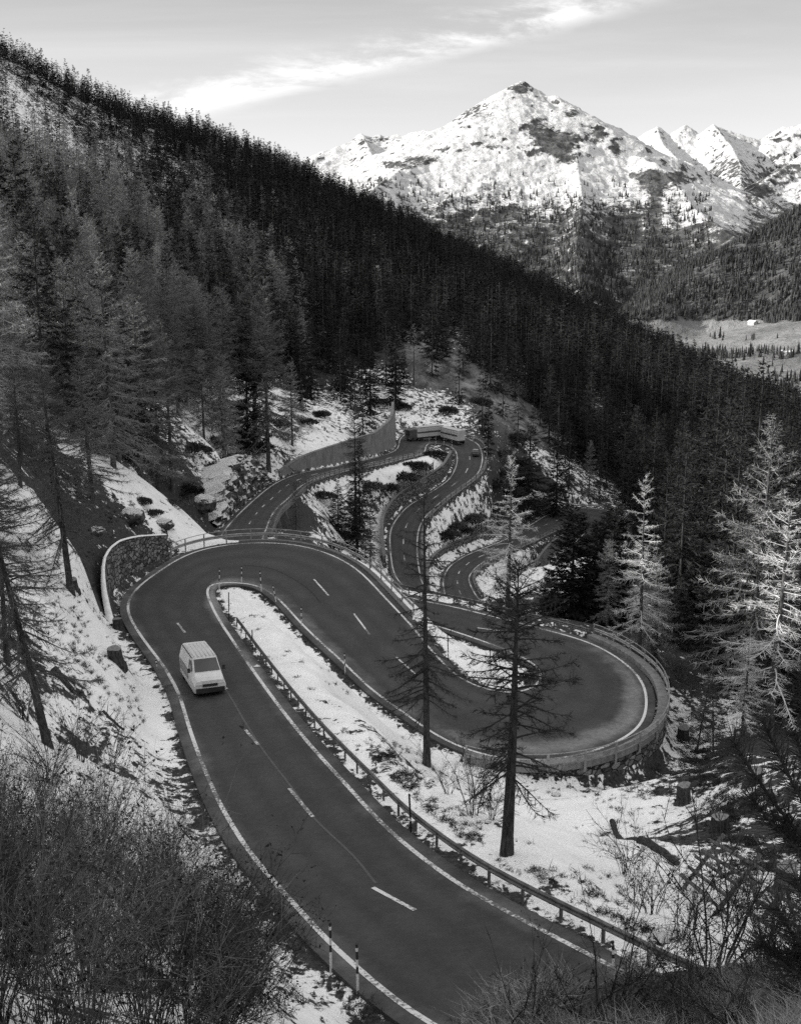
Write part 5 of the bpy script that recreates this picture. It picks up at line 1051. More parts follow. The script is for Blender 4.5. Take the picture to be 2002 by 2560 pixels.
# ------------------------------------------------------------------ bushes, dwarf shrubs, dry grass, pine shoots
def bush_mesh(seed, h=2.6, spread=1.5, ns=16, leaf=260, lw=0.028, curve=0.5, lean=(0, 0), sw=0.016, twig=1.0):
    r = np.random.default_rng(seed); k = Twigs(); lf = Twigs(); S = np.linspace(0, 1, 7)
    a = r.uniform(0, 6.28, ns); sp_ = spread * np.sqrt(r.uniform(0.03, 1, ns)); hh = h * r.uniform(0.55, 1.05, ns)
    w1 = r.normal(size=(ns, 1, 2)) * 0.16 * np.sin(S * r.uniform(3, 6, (ns, 1)))[..., None]
    P = np.stack([np.cos(a)[:, None] * (0.12 + sp_[:, None] * S ** (1 + curve)), np.sin(a)[:, None] * (0.12 + sp_[:, None] * S ** (1 + curve)), hh[:, None] * S - 0.25 * (S < .01)], 2)
    P[:, :, :2] += w1 * h / 2.5 + (np.array(lean) * hh[:, None])[:, None] * (S ** 1.4)[None, :, None]
    k.tubes(P, sw * r.uniform(0.6, 1.3, (ns, 1)) * (1.05 - 0.8 * S)[None])
    nb = 7; bi = np.repeat(np.arange(ns), nb); u = r.uniform(0.22, 0.97, len(bi)); f = u * 6; i0 = np.minimum(f.astype(int), 5); p0 = P[bi, i0] + (P[bi, i0 + 1] - P[bi, i0]) * (f - i0)[:, None]
    t = P[bi, i0 + 1] - P[bi, i0]; t /= np.linalg.norm(t, axis=1)[:, None]; d = t + r.normal(size=t.shape) * 0.36; d /= np.linalg.norm(d, axis=1)[:, None]
    ln_ = (h * 0.34 * r.uniform(0.5, 1.2, len(bi)) * (1.15 - 0.6 * u))[:, None] * twig; p1 = p0 + d * ln_ * 0.5; p2 = p1 + (d + r.normal(size=d.shape) * 0.25 + [0, 0, 0.15]) * ln_ * 0.5
    k.tubes(np.stack([p0, p1, p2], 1), np.array([sw * 0.45, sw * 0.32, sw * 0.14])[None] * np.ones((len(bi), 1)))
    nt_ = 4; ti = np.repeat(np.arange(len(bi)), nt_); u2 = r.uniform(0.1, 1, (len(ti), 1)); q0 = np.where(u2 < .5, p0[ti] + (p1 - p0)[ti] * u2 * 2, p1[ti] + (p2 - p1)[ti] * (u2 * 2 - 1)); d2 = d[ti] * 0.7 + r.normal(size=(len(ti), 3)) * 0.6; q1 = q0 + d2 * ln_[ti] * 0.42
    k.quads(q0, q1, sw * 0.55, sw * 0.25, r)
    if leaf:
        e = r.integers(0, len(ti), leaf * 3); c = q0[e] + (q1 - q0)[e] * r.uniform(0.3, 1, (len(e), 1)) + r.normal(size=(len(e), 3)) * 0.02; dl = r.normal(size=(len(e), 3)); dl /= np.linalg.norm(dl, axis=1)[:, None]
        k2 = lw * r.uniform(0.6, 1.4, (len(e), 1)); lf.quads(c, c + dl * k2 * 1.6, k2[:, 0], k2[:, 0] * 0.5, r)
    return k, (lf if leaf else None)
M_STEM = tone('bush_stems', 0.02, 0.07, 0.3); M_STEML = tone('pale_bush_stems', 0.07, 0.18, 0.25); M_LEAF = tone('dry_leaves', 0.02, 0.055, 0.2)
def bush_kind(*a, m=None, **k):
    s_, l = bush_mesh(*a, **k); return s_.mesh('stems', m or M_STEM), (l.mesh('leaves', M_LEAF) if l else None)
BK = [bush_kind(600 + i, 2.7 + 0.3 * (i % 3), 1.35, 28, 300, 0.028, 0.9, (0.14, 0.02), 0.0115, m=M_STEML if i in (1, 3, 5) else M_STEM) for i in range(7)]
BR = [bush_kind(620 + i, 2.6, 1.3, 12, 60, 0.03, 0.6) for i in range(4)]
BS = [bush_kind(640 + i, 1.1, 0.8, 16, 160, 0.03, 0.4) for i in range(4)]
def bush(kinds, p, s_, label, group=None, cat='bush', name='bush', rz=None, tilt=(0, 0)):
    k = kinds[int(prng.integers(len(kinds)))]; rt = empty(name, p); rt.rotation_euler = (tilt[0], tilt[1], prng.uniform(-0.7, 0.7) if rz is None else rz); rt.scale = (s_,) * 3; tag(rt, label, cat, group)
    link('stems', k[0], rt)
    if k[1]: link('leaves', k[1], rt)
    return rt
prng = np.random.default_rng(12)
def inside(x, y, poly):
    c = False
    for (x0, y0), (x1, y1) in zip(poly, poly[1:] + poly[:1]):
        if (y0 > y) != (y1 > y) and x < (x1 - x0) * (y - y0) / (y1 - y0) + x0: c = not c
    return c
POLY = [(-80, 2010), (140, 2040), (300, 2110), (430, 2220), (520, 2320), (600, 2420), (650, 2480), (560, 2620), (420, 2800), (-80, 2800)]
pts = []
for _ in range(6000):
    x, y = prng.uniform(-80, 680), prng.uniform(2000, 2800)
    if not inside(x, y, POLY): continue
    g = ground_hit(x, y, 6.5)
    if np.hypot(g[0], g[1]) < 9 or road_gap(g[0], g[1]) < 1.0: continue
    if all(np.hypot(g[0] - q[0], g[1] - q[1]) > 1.35 for q in pts): pts.append(g)
    if len(pts) >= 54: break
for g in pts: bush(BK, g - [0, 0, 0.1], prng.uniform(0.62, 1.08), 'leafless thicket bush with dry leaf tips on the steep bank left of the near road', 'bushes of the thicket below the viewpoint')
for (x, y, s_, lab) in [(1563,2190,1.15,'tall spreading leafless bush on the snow right of the nearer lone larch'),(1628,2284,1.1,'leafless bush leaning right below the tall spreading one'),(1700,2345,1.0,'tangled leafless bush in front of the log snow racks'),(1183,2040,1.2,'leafless bush on the snow between the two lone larches'),(1230,2050,0.9,'smaller leafless bush just left of the nearer lone larch'),(1060,1905,0.7,'thin twiggy bush at the foot of the farther lone larch'),(1120,1985,0.8,'thin bush below the farther lone larch'),(1470,2555,0.45,'knobby bare bush at the bottom edge in front of the road'),
 (60,1800,1.1,'leafless bush behind the large leaning trunk at the left edge'),(30,1600,1.0,'bare bush on the snow at the left edge above the leaning trunk'),(200,1900,1.0,'leafless bush at the foot of the large leaning trunk'),(280,1925,1.0,'leafy tipped bush at the top of the thicket beside the snow'),(120,1960,1.1,'bush at the top left of the thicket'),(430,2150,0.9,'bush where the thicket meets the snow edge'),(1850,2300,0.9,'bare bush between the two log snow racks'),(1900,2400,0.8,'bare bush under the pine shoots at the right edge'),(1780,2420,0.8,'tangled bush at the foot of the first log rack'),(1640,1930,0.5,'small bush under the stone wall of the wide hairpin'),(900,2545,0.55,'dark twiggy bush at the bottom edge against the road'),(1690,1700,1.0,'bare bush behind the end of the wide hairpin'),(1640,1650,1.2,'bare shrub among the trunks behind the hairpin rail'),(1560,1640,1.1,'bare shrub left of the trunk pair behind the hairpin rail')]:
    bush(BR if s_ > 0.6 else BS, ground_hit(x, y) - [0, 0, 0.1], s_ * (1.0 if s_ > 0.6 else 1.3), lab)
# low dark junipers on the banks between the loops
def juniper_mesh(seed):
    r = np.random.default_rng(seed); k = Twigs(); n = 900; a = r.uniform(0, 6.28, n); q = np.sqrt(r.uniform(0, 1, n)); p = np.stack([q * np.cos(a) * 1.5, q * np.sin(a), 0.55 * np.sqrt(1 - q * q) * r.uniform(0.3, 1.0, n)], 1) * (1 + 0.25 * perlin(np.cos(a) * 2, np.sin(a) * 2, seed % 9)[:, None])
    d = p * [0.6, 0.6, 0.4] + r.normal(size=p.shape) * 0.3 + [0, 0, 0.4]; d /= np.linalg.norm(d, axis=1)[:, None]; k.quads(p, p + d * r.uniform(0.15, 0.4, (n, 1)), 0.12, 0.03, r); return k.mesh('juniper', tone('juniper_needles', 0.03, 0.075))
JK = [juniper_mesh(700 + i) for i in range(4)]
JUN = [(1087,1140,2.2),(1050,1172,2.4),(1005,1200,2.6),(970,1226,2.2),(923,1222,2.4),(1030,1165,1.6),(1136,1320,2.3),(1171,1303,2.6),(1114,1344,2.4),(1195,1296,1.8),(1160,1330,1.5),(1338,1375,2.2),(1318,1392,2.0),(790,1225,2.0),(800,1245,2.2),(775,1250,1.5),(700,1260,1.6),(860,1345,2.0),(830,1370,1.8),(1240,1425,1.3),(1280,1440,1.3),(860,1180,1.5),(650,1120,2.0),(700,1065,2.4),(760,1060,2.2),(600,1090,2.4),(540,1110,2.4),(800,1040,2.2),(580,1150,2.2),(640,1085,1.7),(1240,1215,3.0),(1222,1240,2.6),(1255,1190,2.6),(1290,1205,2.8),(1300,1165,2.8),(1262,1140,2.6),(1240,1275,2.2),(560,1160,2.0),(600,1150,2.2),(530,1175,2.0),(1275,1235,2.6),(1235,1170,2.5),(1290,1100,3.0),(1200,1010,3.2),(1120,1030,2.6),(1000,1020,2.6),(940,1010,2.4),(480,1130,2.4),(470,1230,2.0),(430,1260,1.0),(380,1285,.8),(330,1310,.6),(355,1255,.9)]
for x, y, s_ in JUN:
    g = ground_hit(x, y)
    if road_gap(g[0], g[1]) < 0.75 * s_ + .6: continue
    o = link('juniper', JK[int(prng.integers(4))], None, g - [0, 0, 0.1]); o.scale = (s_, s_, s_ * 0.9); o.rotation_euler = (0, 0, prng.uniform(0, 6.28))
    tag(o, 'low dark juniper mound on the snowy banks around the lower road loops', 'shrub', 'low junipers on the banks')
# dwarf shrubs and grass tufts that poke through the snow: far too many to count
def tuft_kind(seed, n, h, w, flop):
    r = np.random.default_rng(seed); k = Twigs(); p = np.column_stack([r.normal(size=(n, 2)) * 0.12, np.full(n, -0.03)]); d = np.column_stack([r.normal(size=(n, 2)) * flop, np.ones(n)]); d /= np.linalg.norm(d, axis=1)[:, None]; ln_ = h * r.uniform(0.4, 1.1, (n, 1)); m = p + d * ln_ * 0.55
    e = m + (d + np.column_stack([r.normal(size=(n, 2)) * flop, -0.2 * np.ones(n)])) * ln_ * 0.45; k.quads(p, m, w, w * 0.8, r); k.blades(m, e, w * 0.8, r); return np.concatenate(k.V), np.concatenate(k.T)
def scatter_tufts(name, kinds, P, S, mat_, seed):
    r = np.random.default_rng(seed); Vs, Ts, To, n0_ = [], [], [], 0
    for p, s_ in zip(P, S):
        V, T = kinds[int(r.integers(len(kinds)))]; a = r.uniform(0, 6.28); c, q = math.cos(a), math.sin(a)
        Vs.append(np.stack([(V[:, 0] * c - V[:, 1] * q) * s_ + p[0], (V[:, 0] * q + V[:, 1] * c) * s_ + p[1], V[:, 2] * s_ + p[2]], 1)); Ts.append(T + n0_); To.append(np.full(len(V), r.uniform())); n0_ += len(V)
    me = mesh_np(name, np.concatenate(Vs), [np.concatenate(Ts)], mat_); add_attr(me, 'tone', np.concatenate(To)); tag(link(name, me), kind='stuff')
HK = [tuft_kind(800 + i, 26, 0.34, 0.022, 0.9) for i in range(5)]; GK = [tuft_kind(820 + i, 46, 0.55, 0.010, 0.6) for i in range(5)]
def snow_at(x, y):
    a = int(np.clip((math.atan2(x, y) - AZ0) / CELL, 0, NA - 1)); b = int(np.clip((math.log(math.hypot(x, y)) - LR0) / CELL, 0, NR - 1)); return SNOW[a, b]
HP, HS = [], []
HT = [(1760,1920,2.2,60,60),(1800,1980,2.4,70,60),(1860,2060,2.4,70,70),(1720,1860,1.6,50,50),(1900,2150,.8,60,60),(60,1600,1.2,90,90),(220,1680,.8,60,50),(340,1650,.5,40,50),(1700,2020,.9,200,150),(1850,2050,1,150,120),(1900,2150,.8,120,120),(1580,1960,.7,120,60),(1450,2280,1,130,70),(1350,2240,.9,120,60),(1560,2330,.9,150,60),(1250,2200,.7,120,60),(1060,2060,1,110,60),(1130,2110,1.0,90,40),(1680,1850,.8,60,60),(900,1920,.6,130,80),(780,1700,.5,120,120),(250,1600,.9,120,100),(260,1500,1,40,60),(120,1550,.8,120,120),(150,1350,.9,150,80),(300,1290,1,120,30),(330,1760,.4,60,80),(600,1560,.3,60,60),(980,1900,.8,40,40),(1740,2180,.5,200,100),(700,2480,.7,120,60),(1000,1960,1.0,60,50)]
for cx_, cy_, wgt_, sx, sy in HT:
    for _ in range(int(150 * wgt_)):
        g = ground_hit(prng.normal(cx_, sx * 0.6), prng.normal(cy_, sy * 0.6))
        if road_gap(g[0], g[1]) > 1.6 and np.hypot(g[0], g[1]) > 16 and perlin(g[0] / 2.2, g[1] / 2.2, 5) > -0.12: HP.append(g); HS.append(prng.uniform(0.35, 1.1))
for i in range(0, SECI['s3'][1], 1):       # dead grass along the road edges
    for side in ('L', 'R'):
        for _ in range(2):
            q = (AL if side == 'L' else AR)[i]; d = (-ACR[i] if side == 'L' else ACR[i]) * abs(prng.normal(0.15, 0.35)); p = q + d + [prng.normal() * 0.4, prng.normal() * 0.4, 0]
            if road_gap(p[0], p[1]) > 0.08 and prng.uniform() < (0.75 if side == 'R' else 0.35): p[2] = ground_z(p[0], p[1]); HP.append(p); HS.append(prng.uniform(0.2, 0.55))
scatter_tufts('heather', HK, HP, HS, vtone('heather_stems', 0.012, 0.06), 5)
GP, GS = [], []
for _ in range(3600):                      # dry grass on the lip of the viewpoint, bottom right
    x = prng.uniform(1180, 2050); y = prng.uniform(2440, 2700) if x > 1300 else prng.uniform(2530, 2750); g = ground_hit(x, y, 6.3); rr = math.hypot(g[0], g[1])
    if rr < 16 and perlin(g[0] * 0.55, g[1] * 0.55, 11) > 0.0: GP.append(g); GS.append(prng.uniform(0.5, 1.3) * (0.9 if x < 1650 else 0.6))
scatter_tufts('grass', GK, GP, GS, vtone('dry_grass', 0.08, 0.36), 6)
# bare twigs lying over the lip
for (x, y, s_, lab, tl) in [(1500,2600,.62,'knobby dark bare bush at the bottom edge, left of the dry grass',(0,.2)),(1300,2640,.5,'low bare bush at the bottom edge beside the broken centre line',(0,0)),(1620,2520,.5,'bare branches sprawling over the lip below the guard rail end',(.2,.9)),(1760,2480,.55,'bare branches lying to the left over the lip at the bottom right',(0,-1.0)),(1900,2470,.55,'dark bare bush in the bottom right corner among the rocks',(0,-.3)),(1980,2540,.5,'bare bush at the extreme bottom right corner',(0,0)),(1690,2580,.45,'low dark bush in the dry grass at the bottom edge',(0,.3)),(1840,2560,.45,'low dark bush among the rocks at the bottom edge',(0,-.5))]:
    bush(BR, ground_hit(x, y, 6.3) - [0, 0, .05], s_, lab, None, 'bush', 'bush', None, tl)
# long-needled pine: shoots reach into the picture from the right
def pine(base, tips, label, nl_=0.115):
    rt = empty('pine_sapling', base); tag(rt, label, 'pine'); r = np.random.default_rng(int(abs(base[0]) * 100) + 5); b = MB(); tk = Twigs(); base = np.array(base)
    for tp in tips:
        e = np.array(tp) - base; t = np.linspace(0, 1, 8)[:, None]; path_ = t * e + np.array([0, 0, -0.35]) * (t * (1 - t)) * np.linalg.norm(e); b.tube(path_, np.linspace(0.011, 0.005, 8), 5)
        n = 260; u = 1 - 0.42 * r.uniform(0, 1, n) ** 1.3; p = np.stack([np.interp(u, t[:, 0], path_[:, c]) for c in range(3)], 1); ax = path_[-1] - path_[-2]; ax /= np.linalg.norm(ax)
        q = r.normal(size=(n, 3)); q -= (q @ ax)[:, None] * ax; q /= np.linalg.norm(q, axis=1)[:, None]; d = ax * r.uniform(0.45, 1.1, (n, 1)) + q * 0.75; d /= np.linalg.norm(d, axis=1)[:, None]; l_ = nl_ * r.uniform(0.7, 1.15, (n, 1)); m = p + d * l_ * 0.6; tk.quads(p, m, 0.0032, 0.003, r); tk.blades(m, m + (d + [0, 0, -0.12]) * l_ * 0.4, 0.003, r)
    b.build('branch', M_BARKD, rt); link('needles', tk.mesh('needles', tone('pine_needles', 0.02, 0.05, 0.1)), rt)
def tipat(x, y, r_): return at_r([(x, y)], [r_])[0]
pine(tipat(2180, 2230, 4.6), [tipat(1830, 1850, 4.3), tipat(1905, 1800, 4.5), tipat(1880, 2000, 4.3), tipat(1985, 1830, 4.4), tipat(1960, 2060, 4.4), tipat(2010, 1690, 4.6)], 'long needled pine shoots reaching in from the right edge')
pine(tipat(2200, 2520, 4.0), [tipat(1935, 2270, 3.8), tipat(1990, 2200, 3.9), tipat(1900, 2360, 3.8), tipat(1985, 2380, 3.9), tipat(2015, 2290, 3.7)], 'lower tuft of long pine needles at the bottom of the right edge')
# ------------------------------------------------------------------ vehicles, stumps, racks, rocks, small things
M_VAN = plain('van_paint', .5, .62, .6, .35, .5); M_VAND = plain('van_side_paint', .16, .24, .6, .35, .5); M_GLASS = plain('dark_glass', .03, .06, .6, .12, .6); M_TYRE = plain('tyre_rubber', .012, .022, 4, .85); M_RIM = plain('wheel_rim', .25, .4, 4, .4, .5, 0, .6); M_LAMP = plain('lamp_glass', .55, .7, 4, .2, .6); M_TRIM = plain('black_trim', .015, .03, 4, .6)
M_CARB = plain('dark_car_paint', .03, .05, .6, .3, .5); M_BOXL = plain('truck_box_white', .38, .5, .5, .5); M_BOXD = plain('truck_box_dark', .05, .09, .5, .5); M_CABD = plain('truck_cab_dark', .04, .07, .5, .4, .5)
def section(w0, w1, z0, z1, y, n=5, rad=0.16):
    """one rounded cross-section of a body: half widths at sill and roof, heights, position along the length"""
    p = [(-w0, z0)]; 
    zs = z0 + (z1 - z0) * 0.55
    p += [(-w0 - .02, zs)]
    for k in range(n): a = math.pi - (math.pi / 2) * k / (n - 1); p.append((-w1 + rad + rad * math.cos(a), z1 - rad + rad * math.sin(a)))
    q = [(-x, z) for x, z in reversed(p)]
    return [(x, y, z) for x, z in p + q]
def body(name, secs, m, parent):
    G_ = np.array([section(*s_) for s_ in secs]); b = MB(); b.sheet(G_)
    for e in (0, -1):
        k = G_.shape[1]; V = G_[e]; b.add(V, T=[[0, i, i + 1] if e else [0, i + 1, i] for i in range(1, k - 1)])
    k = G_.shape[1]; b.sheet(np.stack([G_[:, 0], G_[:, -1]], 1)); return b.build(name, m, parent, smooth=False)
def wheels(rt, xs, ys, r_=0.34, w_=0.22):
    a = np.linspace(0, 2 * np.pi, 19)[:-1]
    prof = [(-w_ / 2, r_ * .62), (-w_ / 2, r_ * .93), (-w_ / 2 + .03, r_), (w_ / 2 - .03, r_), (w_ / 2, r_ * .93), (w_ / 2, r_ * .62)]
    Gt = np.array([[(x, q * math.cos(t), q * math.sin(t)) for x, q in prof] for t in np.append(a, a[0])]); b = MB(); b.sheet(Gt); tm = b.mesh('tyre', M_TYRE)
    b = MB(); b.tube([(-w_ / 2 + .02, 0, 0), (w_ / 2 - .02, 0, 0)], r_ * .62, 14); b.tube([(-w_ / 2, 0, 0), (w_ / 2, 0, 0)], r_ * .2, 8); rm = b.mesh('rim', M_RIM)
    for y in ys:
        for x in xs:
            w0 = empty('wheel', (x, y, r_)); w0.parent = rt; link('tyre', tm, w0); link('rim', rm, w0)
def panel(name, pts, m, parent, th=0.012):
    """a pane or plate: quad given by four corners, given a little thickness along its normal"""
    P = np.array(pts, float); n = np.cross(P[1] - P[0], P[3] - P[0]); n /= np.linalg.norm(n); b = MB()
    b.add(np.vstack([P - n * th, P + n * th]), [[0, 1, 2, 3], [7, 6, 5, 4], [0, 4, 5, 1], [1, 5, 6, 2], [2, 6, 7, 3], [3, 7, 4, 0]]); return b.build(name, m, parent)
# van: -y is the front
P = at_h([(529, 1772)], 28.0)[0]; kmid = int(np.argmin(np.hypot(MID[:, 0] - P[0], MID[:, 1] - P[1]))); tdir = MID[kmid - 3] - MID[kmid + 4]; hd = math.atan2(tdir[1], tdir[0]) + math.pi / 2 + R(3)
van = empty('van', (0, 0, 0), hd); tag(van, 'pale delivery van with a ribbed roof driving down the near road below the hairpin', 'van')
LV, wV = 6.0, 0.93
body('body', [(wV, .78, .3, 1.0, -LV / 2, 5, .1), (wV, .86, .26, 1.16, -LV / 2 + .25, 5, .1), (wV, .84, .25, 1.34, -LV / 2 + .75, 5, .12), (wV, .78, .25, 2.02, -LV / 2 + 1.55, 5, .16), (wV, .80, .25, 2.14, -LV / 2 + 2.0, 5, .18), (wV, .80, .25, 2.17, 0.4, 5, .18), (wV, .80, .25, 2.15, LV / 2 - .3, 5, .18), (wV, .78, .3, 2.05, LV / 2, 5, .16)], M_VAN, van)
f0, f1 = -LV / 2 + .78, -LV / 2 + 1.52
panel('windscreen', [(-.76, f0, 1.40), (.76, f0, 1.40), (.68, f1, 2.0), (-.68, f1, 2.0)], M_GLASS, van)
for sx in (-1, 1):
    panel('side_window', [(sx * .925, f0 + .35, 1.36), (sx * .925, f1 + .75, 1.36), (sx * .83, f1 + .75, 1.9), (sx * .83, f1 + .1, 1.9)], M_GLASS, van)
    panel('side_panel', [(sx * .955, f1 + 1.0, .6), (sx * .955, LV / 2 - .25, .6), (sx * .955, LV / 2 - .25, 1.28), (sx * .955, f1 + 1.0, 1.28)], M_VAND, van)
    b = MB(); b.box((0, 0, 0), (.34, .06, .2)); b.build('headlight', M_LAMP, van, (sx * .66, -LV / 2 - .005, .88))
    b = MB(); b.box((0, 0, 0), (.16, .1, .26)); b.tube([(-sx * .16, 0.02, -.06), (0, 0, 0)], .02, 5); b.build('mirror', M_TRIM, van, (sx * 1.06, f0 + .35, 1.45))
b = MB(); b.box((0, -LV / 2 - .03, .42), (1.72, .16, .28)); b.build('bumper', M_TRIM, van); b = MB(); b.box((0, -LV / 2 - .02, .72), (.9, .05, .16)); b.build('grille', M_TRIM, van)
for k in range(6): b = MB(); b.box((-.6 + .24 * k, .45, 2.175), (.07, 3.7, .035)); b.build('roof_rib', M_VAN, van)
for sx in (-1, 1): b = MB(); b.box((sx * .80, .45, 2.13), (.035, 3.9, .05)); b.build('roof_gutter', M_TRIM, van)
wheels(van, (-.82, .82), (-LV / 2 + .85, LV / 2 - 1.0))
c = np.array([-math.sin(hd), math.cos(hd), 0]); P = P + c * (LV / 2); P[2] = road_z(P); kk = int(np.argmin(np.hypot(MID[:, 0] - P[0], MID[:, 1] - P[1]))); slope = (MID[kk + 4, 2] - MID[kk - 4, 2]) / np.linalg.norm((MID[kk + 4] - MID[kk - 4])[:2])
van.location = P; van.rotation_euler = (math.atan(-slope) if np.dot(MID[kk + 4] - MID[kk - 4], c) < 0 else math.atan(slope), 0, hd)
# truck with trailer on the far bend; +x is forward in each unit
def unit_on(pxa, pxb, h):
    a, b = at_h([pxa], h)[0], at_h([pxb], h)[0]; a[2], b[2] = road_z(a, 0), road_z(b, 0); return a, b
a, m_, = unit_on((1036, 1104), (1104, 1097), 53.0); _, b_ = unit_on((1036, 1104), (1153, 1112), 53.3)
tr = empty('truck', m_); tag(tr, 'long pale truck with a trailer and a dark stripe rounding the far bend', 'truck'); o0 = m_.copy()
def oriented(p, q):
    d = (q - p)[:2]; return math.atan2(d[1], d[0])
def cargo(p, q, nm, lift=1.05, h_=2.65, w_=2.45):
    L_ = np.linalg.norm((q - p)[:2]); hd = oriented(p, q); c = (p + q) / 2 - o0; mb_ = MB()
    mb_.box((0, 0, lift + h_ / 2), (L_ - .25, w_, h_)); x = mb_.build(nm, M_BOXL, tr, c); x.rotation_euler = (0, 0, hd)
    s_ = MB()
    for sy in (-1, 1): s_.box((0, sy * (w_ / 2 + .006), lift + h_ * .48), (L_ - .3, .02, .42))
    s_.build('stripe', M_BOXD, x); ed = MB()
    for sy in (-1, 1):
        for zz_ in (lift + .04, lift + h_ - .05): ed.box((0, sy * (w_ / 2 + .005), zz_), (L_ - .24, .03, .12))
    ed.build('frame', M_STEELD, x); ch = MB(); ch.box((0, 0, .85), (L_ - .2, 1.6, .3)); ch.build('chassis', M_TRIM, x)
    for f in (-.33, .28, .40):
        for sy in (-1, 1): t = MB(); t.tube([(f * L_, sy * 1.15 - .14, .5), (f * L_, sy * 1.15 + .14, .5)], .5, 14); t.build('wheel', M_TYRE, x)
    return x
cargo(a, m_ + (a - m_) * 0.03, 'cargo_box'); cargo(m_ + (b_ - m_) * 0.05, b_, 'trailer')
d = (a - m_); d[2] = 0; d /= np.linalg.norm(d); cpos = a + d * 1.15 - o0; hd = math.atan2(d[1], d[0])
cab = MB(); cab.prism([(-1.2, .55), (1.2, .55), (1.22, 1.6), (1.1, 3.0), (-1.1, 3.0), (-1.22, 1.6)], [(-1.0, 0, 0), (0.75, 0, 0), (1.0, 0, -.05)]); x = cab.build('cab', M_CABD, tr, cpos); x.rotation_euler = (0, 0, hd)
panel('windscreen', [(1.02, -1.0, 1.65), (1.02, 1.0, 1.65), (.98, .95, 2.7), (.98, -.95, 2.7)], M_GLASS, x)
for sy in (-1, 1): t = MB(); t.tube([(.1, sy * 1.1 - .14, .5), (.1, sy * 1.1 + .14, .5)], .5, 14); t.build('wheel', M_TYRE, x); t = MB(); t.box((0, 0, 0), (.05, .3, .18)); t.build('headlight', M_LAMP, x, (1.02, sy * .85, .95))
# dark car that follows it
P = at_h([(1188, 1138)], 54.0)[0]; P[2] = road_z(P, 0); k = int(np.argmin(np.hypot(MID[:, 0] - P[0], MID[:, 1] - P[1]))); d = MID[k - 4] - MID[k + 4]; hd = math.atan2(d[1], d[0]) - math.pi / 2
car = empty('car', P, hd); tag(car, 'small dark car driving up behind the truck on the far bend', 'car')
body('body', [(.86, .8, .25, .72, -2.05, 4, .08), (.88, .84, .2, .95, -1.6, 4, .1), (.88, .84, .2, 1.0, 0, 4, .1), (.88, .84, .2, .95, 1.2, 4, .1), (.86, .8, .25, .75, 2.05, 4, .1)], M_CARB, car)
body('cabin', [(.84, .74, .9, 1.0, -1.75, 4, .06), (.82, .66, .9, 1.42, -1.0, 4, .1), (.82, .66, .9, 1.45, .2, 4, .1), (.84, .74, .9, 1.0, 1.1, 4, .06)], M_GLASS, car)
b = MB(); b.box((0, -.4, 1.455), (1.2, 1.2, .03)); b.build('roof', plain('car_roof', .3, .4, 1, .3, .6), car)
for sx in (-1, 1): b = MB(); b.box((0, 0, 0), (.3, .05, .12)); b.build('rear_light', plain('rear_lamp', .1, .14), car, (sx * .6, -2.06, .62)); b = MB(); b.box((0, 0, 0), (.3, .05, .12)); b.build('headlight', M_LAMP, car, (sx * .6, 2.06, .55))
wheels(car, (-.76, .76), (-1.3, 1.3), .31, .2)
# tree stumps with bark, rings and a few roots
M_CUT = plain('cut_wood', .12, .22, 8, .9); M_STUMP = bark_m('stump_bark', .02, .08)
def stump(bx, by, r_, h_, label, tilt=0.1):
    g = ground_hit(bx, by); o = empty('tree_stump', g - [0, 0, .1], prng.uniform(0, 6)); o.rotation_euler = (tilt, -tilt * .6, 0); tag(o, label, 'stump'); a = np.linspace(0, 2 * np.pi, 17); j = 1 + 0.12 * np.sin(a * 3 + bx) + 0.06 * np.sin(a * 5); j[-1] = j[0]
    rows = [(-.4, 1.5), (.02, 1.38), (.16, 1.12), (.5, 1.0), (1, .95)]; G_ = np.array([[(r_ * f * j[i] * math.cos(t), r_ * f * j[i] * math.sin(t), z * h_ + (0.05 * math.cos(t + bx) if z == 1 else 0)) for i, t in enumerate(a)] for z, f in rows]); m = MB(); m.sheet(G_)
    m.build('bark', M_STUMP, o); m = MB(); top = G_[-1]; c = top[:-1].mean(0); m.add(np.vstack([top, c]), T=[[i, i + 1, 17] for i in range(16)]); m.build('cut_face', M_CUT, o)
for st in [(297,1574,.36,1.0,'dark tree stump above the left road edge, the upper of two'),(292,1657,.45,1.1,'thick dark tree stump above the left road edge, the lower of two'),(186,1472,.3,.8,'split stump at the foot of the larch with the thick trunk'),(1708,1848,.42,1.1,'dark stump on the snow right of the wide hairpin, the highest of three'),(1709,2008,.36,1.3,'tall narrow stump on the snow slope right of the lone larches'),(1798,2078,.4,.9,'low stump on the snow slope below the crooked young larches'),(1966,2225,.4,1.2,'wide topped stump at the right edge above the pine shoots'),(1885,1960,.4,.9,'rotten stump in the dark scrub at the right of the snow slope'),(1662,1712,.4,.9,'pale stump just outside the wide hairpin railing')]: stump(*st)
# slanting log racks that hold back the snow
M_LOG = bark_m('weathered_log', .05, .15)
def rack(px0, px1, n, label):
    a, b = ground_hit(*px0), ground_hit(*px1); d = b - a; Ln = np.linalg.norm(d[:2]); d /= np.linalg.norm(d); rt = empty('snow_rack', a); tag(rt, label, 'snow rack'); up_ = np.array([.30, .12, .34])
    for k in range(n):
        m = MB(); s0 = up_ * (k + .3) + prng.normal(size=3) * .03; m.tube([s0 - d * .35, s0 + d * (Ln + .3) * prng.uniform(.95, 1.05) + [0, 0, .1]], [.075, .06], 7); m.build('log', M_LOG, rt)
    for f in (.12, .85):
        m = MB(); p = d * Ln * f; m.tube([p - up_ * .4 + [0.09, 0.09, -.1], p + up_ * (n + .2) + [0.09, 0.09, 0]], .085, 7); m.tube([p + up_ * n * .8, p + up_ * n * .8 + [.5, .3, -1.6]], .07, 7); m.build('post', M_LOG, rt)
